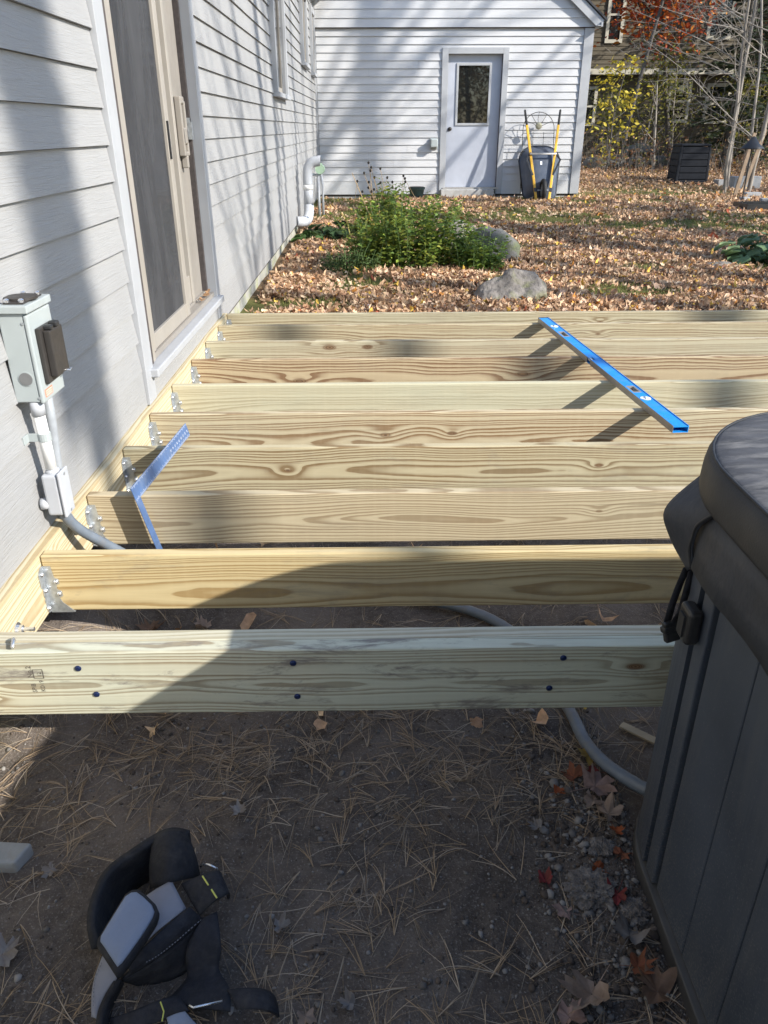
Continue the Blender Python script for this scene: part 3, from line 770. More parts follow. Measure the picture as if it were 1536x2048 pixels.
# grade stamp printed on the rim joist
def text_mesh(body, size, mat, parent, origin, xdir, ydir, name='printed_mark', extrude=0.0):
    cu = bpy.data.curves.new(name, 'FONT'); cu.body = body; cu.size = size; cu.extrude = extrude; cu.resolution_u = 2
    ob = bpy.data.objects.new(name, cu); COL.objects.link(ob)
    bpy.context.view_layer.update()
    me_ = bpy.data.meshes.new_from_object(ob)
    bpy.data.objects.remove(ob)
    me_.name = name
    x = Vector(xdir).normalized(); y = Vector(ydir).normalized(); z = x.cross(y)
    mat4 = Matrix((x, y, z)).transposed().to_4x4(); mat4.translation = Vector(origin) - origin_of(parent)
    me_.transform(mat4)
    me_.materials.clear(); me_.materials.append(mat)
    o = bpy.data.objects.new(name, me_); COL.objects.link(o); o.parent = parent
    return o
yf = 1.461 - 0.0008
text_mesh('SPIB', 0.015, M['ink'], rim, (-0.806, yf, JB + 0.070), (0, 0, 1), (-1, 0, 0))
text_mesh('No.2', 0.017, M['ink'], rim, (-0.808, yf, JB + 0.113), (0, 0, 1), (-1, 0, 0))
text_mesh('KD19', 0.014, M['ink'], rim, (-0.786, yf, JB + 0.072), (0, 0, 1), (-1, 0, 0))
text_mesh('12', 0.014, M['ink'], rim, (-0.787, yf, JB + 0.116), (0, 0, 1), (-1, 0, 0))
eb = MB()
for (x0, x1, z0, z1) in ((-0.806, -0.782, 0.111, 0.1125), (-0.806, -0.782, 0.136, 0.1375), (-0.806, -0.8045, 0.1125, 0.136), (-0.7835, -0.782, 0.1125, 0.136)):
    eb.box(x0, x1, yf - 0.0002, yf, JB + z0, JB + z1)
eb.build('printed_mark', M['ink'], rim)
# ------------------------------------------------------------------ electrical box and conduit on the wall
eb_ = thing('electrical_box', (W, 2.13, 0.79), 'pale grey green electrical disconnect box mounted on the house siding', 'electrical box')
XF = -0.911
mb = MB(); mb.box(W - 0.004, XF - 0.012, 2.059, 2.212, 0.787, 1.030)
mb.build('cabinet', M['boxgrey'], eb_, bevel=0.003)
mb = MB(); mb.box(XF - 0.0115, XF, 2.056, 2.215, 0.784, 1.026)
cd = mb.build('cabinet_cover', M['boxgrey'], eb_, bevel=0.004)
mb = MB(); mb.box(W - 0.004, XF + 0.006, 2.050, 2.220, 1.031, 1.052); mb.build('top_cap', M['boxgrey'], eb_, bevel=0.003)
mb = MB(); mb.box(W + 0.012, XF - 0.008, 2.07, 2.195, 1.053, 1.057); mb.tube([(-0.948, 2.13, 1.057), (-0.948, 2.13, 1.063)], 0.043, 20)
hub = mb.build('hub_plate', M['brownplastic'], eb_)
for x, y in ((-0.966, 2.078), (-0.927, 2.078), (-0.966, 2.186), (-0.927, 2.186)):
    b_ = MB(); b_.tube([(x, y, 1.057), (x, y, 1.063), (x, y, 1.066)], [0.0075, 0.0075, 0.004], 6); b_.build('bolt', M['steel'], hub)
mb = MB(); mb.box(XF + 0.001, XF + 0.014, 2.084, 2.192, 0.832, 0.985); mb.box(XF + 0.014, XF + 0.034, 2.100, 2.190, 0.848, 0.975)
mb.build('switch_shroud', M['brownplastic'], eb_, bevel=0.003)
mb = MB(); mb.box(XF + 0.012, XF + 0.036, 2.11, 2.13, 0.975, 0.988); mb.box(XF + 0.012, XF + 0.036, 2.15, 2.175, 0.975, 0.99)
mb.build('hinge_knuckle', M['blackplastic'], eb_, bevel=0.004)
mb = MB(); mb.tube([(XF + 0.016, 2.17, 0.852), (XF + 0.040, 2.175, 0.846), (XF + 0.040, 2.185, 0.85)], 0.002, 6); mb.build('latch_wire', M['steel'], eb_)
mb = MB(); mb.tube([(-0.949, 2.0592, 0.854), (-0.949, 2.0575, 0.854)], 0.0205, 28); mb.build('knockout_ring', M['boxgrey'], eb_)
mb = MB(); mb.tube([(-0.949, 2.0576, 0.854), (-0.949, 2.0564, 0.854)], 0.018, 28); mb.build('knockout', speckle('grey_knockout', (0.15, 0.15, 0.15), 0.1, 30, 0.5), eb_)
mb = MB(); mb.box(XF + 0.0002, XF + 0.0009, 2.072, 2.125, 0.797, 0.818); lb_ = mb.build('warning_label', M['orange'], eb_)
mb = MB()
for i in range(3): mb.box(XF + 0.0009, XF + 0.0013, 2.076, 2.121, 0.8005 + i * 0.006, 0.8020 + i * 0.006)
mb.build('printed_line', M['white'], lb_)
for (x, y, z) in ((-0.926, 2.0588, 1.005), (-0.922, 2.0588, 0.80)):
    b_ = MB(); b_.tube([(x, y, z), (x, y - 0.0025, z)], 0.004, 10); b_.build('screw', M['galv'], eb_)
con = thing('conduit_run', (W, 2.08, 0.45), 'white and grey electrical conduit dropping from the box to the ledger', 'conduit')
mb = MB(); mb.tube([(-0.944, 2.080, 0.786), (-0.944, 2.080, 0.744)], 0.0195, 18); mb.build('connector', M['pvcgrey'], con, smooth=True)
mb = MB(); mb.tube([(-0.944, 2.080, 0.7438), (-0.940, 2.078, 0.582)], 0.0162, 18); mb.build('white_pipe', M['pvcwhite'], con, smooth=True)
mb = MB(); mb.tube([(-0.941, 2.0785, 0.668), (-0.941, 2.0785, 0.692)], 0.0185, 18); mb.box(W - 0.002, W + 0.004, 2.035, 2.07, 0.668, 0.692); mb.box(W, -0.945, 2.066, 2.072, 0.668, 0.692)
mb.build('pipe_strap', M['boxgrey'], con, bevel=0.001)
mb = MB(); mb.tube([(-0.940, 2.078, 0.5815), (-0.938, 2.078, 0.565)], [0.020, 0.021], 18); mb.box(-0.965, -0.918, 2.048, 2.108, 0.440, 0.570)
cbod = mb.build('conduit_body', M['pvcgrey'], con, bevel=0.008, seg=3)
mb = MB(); mb.box(-0.917, -0.908, 2.044, 2.112, 0.436, 0.576); mb.build('gasket_cover', M['pvcgrey'], cbod, bevel=0.004, seg=3)
for z in (0.448, 0.564):
    b_ = MB(); b_.tube([(-0.908, 2.078, z), (-0.9055, 2.078, z)], 0.0042, 10); b_.build('cover_screw', M['galv'], cbod)
mb = MB(); mb.tube([(-0.985, 2.06, 0.475), (-0.962, 2.065, 0.475)], 0.018, 14); mb.build('rear_hub', M['pvcgrey'], cbod, smooth=True)
mb = MB(); mb.tube([(-0.948, 2.165, 0.786), (-0.950, 2.165, 0.70), (-0.955, 2.160, 0.60), (-0.957, 2.15, 0.50), (-0.957, 2.148, 0.40), (-0.93, 2.15, 0.33)], 0.0145, 14); mb.build('flexible_pipe', M['flex'], con, smooth=True)
pts = [(-0.93, 2.078, 0.440), (-0.925, 2.085, 0.41), (-0.905, 2.11, 0.36), (-0.87, 2.15, 0.30), (-0.83, 2.19, 0.24), (-0.78, 2.23, 0.17), (-0.70, 2.26, 0.09), (-0.5, 2.3, 0.035), (-0.1, 2.28, 0.03), (0.25, 2.18, 0.025), (0.42, 2.05, 0.022), (0.50, 1.85, 0.02), (0.535, 1.65, 0.02), (0.55, 1.52, 0.022), (0.60, 1.41, 0.03), (0.70, 1.30, 0.05), (0.85, 1.2, 0.10)]
def spline(pts, m=8):
    P = [Vector(p) for p in pts]; out = []
    for i in range(len(P) - 1):
        a = P[max(0, i - 1)]; b = P[i]; c = P[i + 1]; d = P[min(len(P) - 1, i + 2)]
        for k in range(m):
            t = k / m
            out.append(0.5 * ((2 * b) + (c - a) * t + (2 * a - 5 * b + 4 * c - d) * t * t + (3 * b - a - 3 * c + d) * t ** 3))
    out.append(P[-1]); return out
sp_ = spline(pts, 10)
rad = [0.0158 + (0.0008 if i % 2 else 0) for i in range(len(sp_))]
mb = MB(); mb.tube(sp_, rad, 14)
hs = mb.build('conduit_hose', M['hose'], None, smooth=True, loc=(0.5, 1.7, 0.02)); props(hs, 'grey flexible conduit hose running under the deck to the hot tub', 'hose')

# ------------------------------------------------------------------ framing square hooked over the joists
sq = thing('framing_square', (-0.78, 2.29, 0.38), 'blue steel framing square hooked over the second joist from the rim', 'square')
bd = Vector((0.045, 0.610, 0.0)); bd.normalize()
wd = Vector((0.24, -0.018, -0.97)).normalized()
nr = bd.cross(wd).normalized()
C0 = Vector((-0.785, 2.262, 0.431))
def sqp(a, b, n): return C0 + bd * a + wd * b + nr * n
mb = MB()
poly = [(0, 0), (0.61, 0), (0.61, 0.0508), (0.0381, 0.0508), (0.0381, 0.40), (0, 0.40)]
sqo = []
mb.prism(poly[:4] + [(0, 0.0508)], lambda u, v, d: sqp(u, v, d), -0.001, 0.001)
mb.build('blade', M['sqblue'], sq)
mb = MB(); mb.prism([(0, 0.0509), (0.0381, 0.0509), (0.0381, 0.40), (0, 0.40)], lambda u, v, d: sqp(u, v, d), -0.001, 0.001); mb.build('tongue', M['sqblue'], sq)
tk = MB()
for i in range(1, 96):
    L = 0.011 if i % 4 == 0 else 0.006
    a = i * 0.00635
    for s_ in (-1, 1):
        tk.prism([(a, 0.001), (a + 0.0009, 0.001), (a + 0.0009, L), (a, L)], lambda u, v, d: sqp(u, v, d), s_ * 0.0011, s_ * 0.0013)
        tk.prism([(a, 0.0498), (a + 0.0009, 0.0498), (a + 0.0009, 0.0498 - L), (a, 0.0498 - L)], lambda u, v, d: sqp(u, v, d), s_ * 0.0011, s_ * 0.0013)
tk.build('scale_marks', M['white'], sq)
for i, n_ in enumerate(range(23, 14, -1)):
    a = 0.600 - i * 0.0254
    nsgn = 1 if (-nr).dot(Vector((0, -1, 0.6))) < nr.dot(Vector((0, -1, 0.6))) else -1
    o_ = sqp(a, 0.024, nsgn * 0.0013)
    text_mesh(str(n_), 0.012, M['white'], sq, o_, bd if nsgn > 0 else -bd, -wd if (bd if nsgn > 0 else -bd).cross(-wd).dot(nr * nsgn) > 0 else wd)

# ------------------------------------------------------------------ spirit level across the joists
lv = thing('spirit_level', (1.12, 3.83, DT), 'long blue box spirit level lying flat across the joists', 'spirit level')
A = Vector((1.212, 2.850, DT + 0.0018)); B = Vector((1.058, 4.795, DT + 0.0018))
ld = (B - A).normalized(); ls = ld.cross(Vector((0, 0, 1))).normalized(); LL = (B - A).length
def lp(a, s_, z): return A + ld * a + ls * s_ + Vector((0, 0, z))
HW, HT = 0.033, 0.029
def lbox(mb, a0, a1, s0, s1, z0, z1):
    vs = [lp(a, s_, z) for z in (z0, z1) for a, s_ in ((a0, s0), (a1, s0), (a1, s1), (a0, s1))]
    mb.add(vs, [(0, 3, 2, 1), (4, 5, 6, 7), (0, 1, 5, 4), (1, 2, 6, 5), (2, 3, 7, 6), (3, 0, 4, 7)])
    return mb
top_segs = [(0.0, 0.335), (0.375, 0.44), (0.545, 0.985), (1.03, 1.47), (1.60, 1.70), (1.745, LL)]
tp = MB()
for a0, a1 in top_segs: lbox(tp, a0, a1, -HW + 0.004, HW - 0.004, HT - 0.006, HT - 0.003)
# webs beside the holes so that the holes are framed by the top
for a0, a1 in ((0.335, 0.375), (0.44, 0.545), (1.47, 1.60), (1.70, 1.745)):
    lbox(tp, a0, a1, -HW + 0.004, -HW + 0.013, HT - 0.006, HT - 0.003); lbox(tp, a0, a1, HW - 0.013, HW - 0.004, HT - 0.006, HT - 0.003)
lbox(tp, 0.985, 1.03, -HW + 0.028, HW - 0.004, HT - 0.006, HT - 0.003)
lbox(tp, 0, LL, HW - 0.004, HW - 0.0015, 0.0, HT)
lbox(tp, 0, LL, -HW + 0.0015, -HW + 0.004, HT - 0.0045, HT)
tp.build('top_plate', M['blue'], lv)
sd = MB(); lbox(sd, 0, 0.985, -HW, -HW + 0.0014, 0.0, HT - 0.0005); lbox(sd, 1.03, LL, -HW, -HW + 0.0014, 0.0, HT - 0.0005); lbox(sd, 0, LL, HW - 0.0014, HW, 0.0, HT - 0.0005)
sd.build('side_rail', M['levelside'], lv)
bt_ = MB(); lbox(bt_, 0, LL, -HW + 0.002, HW - 0.004, 0.0005, 0.003); bt_.build('bottom_plate', M['blue'], lv)
for a0, a1 in ((0.44, 0.545), (1.47, 1.60)):
    g_ = MB()
    lbox(g_, a0 + 0.002, a1 - 0.002, -HW + 0.0135, -HW + 0.020, 0.004, HT - 0.0035); lbox(g_, a0 + 0.002, a1 - 0.002, HW - 0.020, HW - 0.0135, 0.004, HT - 0.0035)
    lbox(g_, a0 + 0.002, a0 + 0.016, -HW + 0.020, HW - 0.020, 0.004, HT - 0.0036); lbox(g_, a1 - 0.016, a1 - 0.002, -HW + 0.020, HW - 0.020, 0.004, HT - 0.0036)
    gg = g_.build('hand_grip', M['levelside'], lv)
    h_ = MB(); lbox(h_, a0 + 0.016, a1 - 0.016, -HW + 0.0201, HW - 0.0201, 0.0032, 0.006); h_.build('grip_hole', M['blackplastic'], lv)
for a in (0.355, 1.7225):
    c = lp(a, 0, HT - 0.006); v_ = MB(); v_.tube([c, c + Vector((0, 0, 0.005))], 0.023, 24)
    rg = v_.build('vial_ring', M['white'], lv)
    c2 = lp(a, 0, HT - 0.0008); v_ = MB(); v_.tube([c2 - ld * 0.014, c2 + ld * 0.014], 0.0045, 10); v_.build('vial', M['vial'], rg, smooth=True)
v_ = MB(); v_.tube([lp(0.99, -HW + 0.011, HT - 0.010), lp(1.025, -HW + 0.011, HT - 0.010)], 0.0085, 14); v_.build('vial', M['vial'], lv, smooth=True)
v_ = MB(); lbox(v_, 0.986, 1.029, -HW + 0.021, -HW + 0.027, 0.004, HT - 0.0062); v_.build('vial_holder', M['blackplastic'], lv)
ec = MB(); lbox(ec, LL, LL + 0.004, -HW, HW, 0, HT); ec.build('end_cap', M['blackplastic'], lv)

# ------------------------------------------------------------------ hot tub with its cover
def rrect(x0, x1, y0, y1, r, n=10):
    pts = []
    for cx_, cy_, a0 in ((x0 + r, y0 + r, 180), (x1 - r, y0 + r, 270), (x1 - r, y1 - r, 0), (x0 + r, y1 - r, 90)):
        for k in range(n + 1):
            a = math.radians(a0 + 90.0 * k / n)
            pts.append((cx_ + r * math.cos(a), cy_ + r * math.sin(a)))
    return pts
def loft(rings, cap_top=True, cap_bot=False):
    mb = MB(); n = len(rings[0]); vs = [p for r_ in rings for p in r_]; fs = []
    for j in range(len(rings) - 1):
        for i in range(n):
            i2 = (i + 1) % n
            fs.append((j * n + i, j * n + i2, (j + 1) * n + i2, (j + 1) * n + i))
    if cap_top: fs.append(tuple((len(rings) - 1) * n + i for i in range(n)))
    if cap_bot: fs.append(tuple(range(n - 1, -1, -1)))
    return mb.add(vs, fs)
TXa, TXb, TYa, TYb = 0.572, 2.56, -0.86, 1.395
tub = thing('hot_tub', (1.55, 0.28, 0.0), 'dark grey hot tub cabinet standing at the right edge', 'hot tub')
in_ = rrect(TXa + 0.03, TXb - 0.03, TYa + 0.03, TYb - 0.03, 0.27)
loft([[(x, y, z) for x, y in in_] for z in (0.0, 0.884)], True, True).build('shell', M['tub'], tub)
R_ = 0.26
def arc_panel(cx_, cy_, a0, a1, r0, r1, z0, z1, n=10):
    mb = MB(); vs = []; fs = []
    for k in range(n + 1):
        a = math.radians(a0 + (a1 - a0) * k / n)
        for rr_ in (r0, r1):
            for z in (z0, z1): vs.append((cx_ + rr_ * math.cos(a), cy_ + rr_ * math.sin(a), z))
    for k in range(n):
        b = 4 * k; c = b + 4
        fs += [(b, c, c + 1, b + 1), (b + 2, b + 3, c + 3, c + 2), (b, b + 2, c + 2, c), (b + 1, c + 1, c + 3, b + 3)]
    fs += [(0, 1, 3, 2), (4 * n, 4 * n + 2, 4 * n + 3, 4 * n + 1)]
    return mb.add(vs, fs)
for cx_, cy_, a0 in ((TXa + R_, TYb - R_, 90), (TXa + R_, TYa + R_, 180), (TXb - R_, TYb - R_, 0), (TXb - R_, TYa + R_, 270)):
    arc_panel(cx_, cy_, a0 + 1, a0 + 89, R_ - 0.022, R_ + 0.002, 0.052, 0.762, 18).build('corner_panel', M['tub'], tub, smooth=False)
ystart = TYb - R_ - 0.012
mb = MB(); mb.box(TXa - 0.002, TXa + 0.024, ystart - 0.040, ystart, 0.052, 0.762); mb.build('panel_edge', M['tub'], tub, bevel=0.003, seg=2)
y = ystart - 0.050
while y - 0.146 > TYa + R_:
    MB().box(TXa + 0.004, TXa + 0.026, y - 0.144, y, 0.052, 0.762).build('plank', M['tub'], tub, bevel=0.0035)
    y -= 0.1465
x = TXa + R_ + 0.01
while x + 0.146 < TXb - R_:
    MB().box(x, x + 0.144, TYb - 0.026, TYb - 0.004, 0.052, 0.762).build('plank', M['tub'], tub, bevel=0.0035)
    x += 0.1465
o1 = rrect(TXa - 0.008, TXb + 0.008, TYa - 0.008, TYb + 0.008, 0.268); o2 = rrect(TXa + 0.02, TXb - 0.02, TYa + 0.02, TYb - 0.02, 0.25)
loft([[(x, y, z) for x, y in o] for o, z in ((o1, -0.01), (o1, 0.044), (o2, 0.050))], True, True).build('base_trim', M['tubtrim'], tub, bevel=0.003)
loft([[(x, y, z) for x, y in o] for o, z in ((o2, 0.764), (rrect(TXa - 0.002, TXb + 0.002, TYa - 0.002, TYb + 0.002, 0.262), 0.766), (rrect(TXa - 0.002, TXb + 0.002, TYa - 0.002, TYb + 0.002, 0.262), 0.83), (o2, 0.845))], True, True).build('top_rail', M['tubtrim'], tub)
# strap anchor on the tub
mb = MB(); mb.box(TXa - 0.030, TXa - 0.004, 1.100, 1.146, 0.645, 0.715); lk = mb.build('strap_lock', M['blackplastic'], tub, bevel=0.008, seg=3)
mb = MB(); mb.box(TXa - 0.034, TXa - 0.0302, 1.112, 1.134, 0.658, 0.700); mb.build('lock_slot', M['rubber'], lk)
cov = thing('spa_cover', (1.55, 0.28, 0.82), 'dusty black padded vinyl cover lying on the hot tub', 'cover')
CX0, CX1, CY0, CY1, CR = 0.530, 2.60, -0.92, 1.392, 0.32
rings = []
for ins, z in ((0.025, 0.910), (0.003, 0.913), (0.0, 0.922), (0.001, 0.952), (0.005, 0.974), (0.011, 0.984), (0.020, 0.9885), (0.05, 0.990), (0.12, 0.9925), (0.20, 0.991), (0.30, 0.995), (0.45, 0.994), (0.62, 0.999)):
    rings.append([(x, y, z + (0.0022 * mnoise.noise((x * 9, y * 9, z * 3)) + 0.003 * mnoise.noise((x * 4, y * 5, 2.0))) * (1 if ins > 0.03 else 0.3)) for x, y in rrect(CX0 + ins, CX1 - ins, CY0 + ins, CY1 - ins, max(0.05, CR - ins), 12)])
cvo = loft(rings, True, True).build('padded_top', M['cover'], cov, smooth=True)
cvo.data.materials.append(M['coverside'])
for p in cvo.data.polygons:
    if p.center.z + cov.location.z < 0.984: p.material_index = 1
pip = MB(); pr = [(x, y, 0.9865) for x, y in rrect(CX0 + 0.012, CX1 - 0.012, CY0 + 0.012, CY1 - 0.012, CR - 0.012, 14)]
pip.tube(pr + [pr[0]], 0.0024, 6); pip.build('seam_piping', M['coverside'], cov, smooth=True)
# skirt: hangs below the cover, loose and wavy
sk = MB(); plan = rrect(CX0 + 0.010, CX1 - 0.010, CY0 + 0.010, CY1 - 0.010, CR - 0.010, 10)
dense = []
for i in range(len(plan)):
    a = Vector((*plan[i], 0)); b = Vector((*plan[(i + 1) % len(plan)], 0)); m = max(1, int((b - a).length / 0.05))
    for k in range(m): dense.append(a.lerp(b, k / m))
ctr = Vector(((CX0 + CX1) / 2, (CY0 + CY1) / 2, 0))
srings = []
for lev, z in enumerate((0.916, 0.872, 0.828, 0.786)):
    rg = []
    for i, p in enumerate(dense):
        prv = dense[i - 1]; nxt = dense[(i + 1) % len(dense)]
        tdir = (nxt - prv).normalized(); nrm = Vector((tdir.y, -tdir.x, 0))
        wv = 0.016 * lev / 3 * mnoise.noise((p.x * 4, p.y * 4, 3.3)) + 0.004 * lev * (0.5 + mnoise.noise((p.x * 9, p.y * 9, 1.3)))
        rg.append(tuple(p + nrm * wv + Vector((0, 0, z + (0.006 * mnoise.noise((p.x * 3, p.y * 3, 8)) if lev else 0)))))
    srings.append(rg)
so2 = loft(srings, False).build('skirt', M['skirt'], cov, smooth=True)
sm_ = so2.modifiers.new('thick', 'SOLIDIFY'); sm_.thickness = 0.003
# loose corner flap and strap with a buckle
def patch(rows, name, mat, parent, thick=0.003, sub=2):
    mb = MB(); n = len(rows[0]); vs = [p for r_ in rows for p in r_]
    fs = [(j * n + i, j * n + i + 1, (j + 1) * n + i + 1, (j + 1) * n + i) for j in range(len(rows) - 1) for i in range(n - 1)]
    mb.add(vs, fs)
    o = mb.build(name, mat, parent, smooth=True)
    m = o.modifiers.new('sub', 'SUBSURF'); m.levels = sub; m.render_levels = sub; m.boundary_smooth = 'PRESERVE_CORNERS'
    m = o.modifiers.new('thick', 'SOLIDIFY'); m.thickness = thick; m.offset = 0
    return o
flap = [[(0.540, 1.076, 0.918), (0.545, 1.13, 0.919), (0.556, 1.18, 0.920), (0.572, 1.225, 0.920)],
        [(0.535, 1.095, 0.898), (0.534, 1.14, 0.900), (0.538, 1.18, 0.902), (0.541, 1.22, 0.894)],
        [(0.533, 1.115, 0.875), (0.525, 1.15, 0.872), (0.513, 1.185, 0.868), (0.505, 1.212, 0.859)],
        [(0.535, 1.125, 0.850), (0.530, 1.155, 0.845), (0.522, 1.185, 0.835), (0.521, 1.211, 0.825)],
        [(0.537, 1.132, 0.822), (0.538, 1.16, 0.810), (0.536, 1.185, 0.797), (0.540, 1.210, 0.786)],
        [(0.545, 1.130, 0.787), (0.552, 1.16, 0.768), (0.560, 1.185, 0.752), (0.574, 1.205, 0.738)]]
patch(flap, 'corner_flap', M['skirt'], cov, 0.003)
seam = spline([(r_[0][0] - 0.002, r_[0][1] + 0.004, r_[0][2]) for r_ in flap], 6)
mb = MB(); mb.tube(seam, 0.003, 6); mb.build('flap_seam', M['coverside'], cov, smooth=True)
mb = MB()
mb.ribbon([(0.567, 1.20, 0.750), (0.558, 1.198, 0.710), (0.549, 1.192, 0.672), (0.545, 1.188, 0.640)], 0.016, Vector((0.93, 0.2, 0.3)), 0.0022)
mb.ribbon([(0.575, 1.195, 0.748), (0.570, 1.190, 0.705), (0.563, 1.182, 0.665), (0.552, 1.180, 0.640)], 0.015, Vector((0.93, 0.2, 0.3)), 0.0022)
stp = mb.build('strap', M['webbing'], cov, smooth=True)
mb = MB(); mb.bar((0.548, 1.184, 0.642), (0.556, 1.178, 0.602), 0.030, 0.013, (0.2, -1, 0.3)); mb.bar((0.549, 1.183, 0.634), (0.552, 1.181, 0.622), 0.036, 0.017, (0.2, -1, 0.3))
mb.build('buckle', M['blackplastic'], stp, bevel=0.003, seg=2)
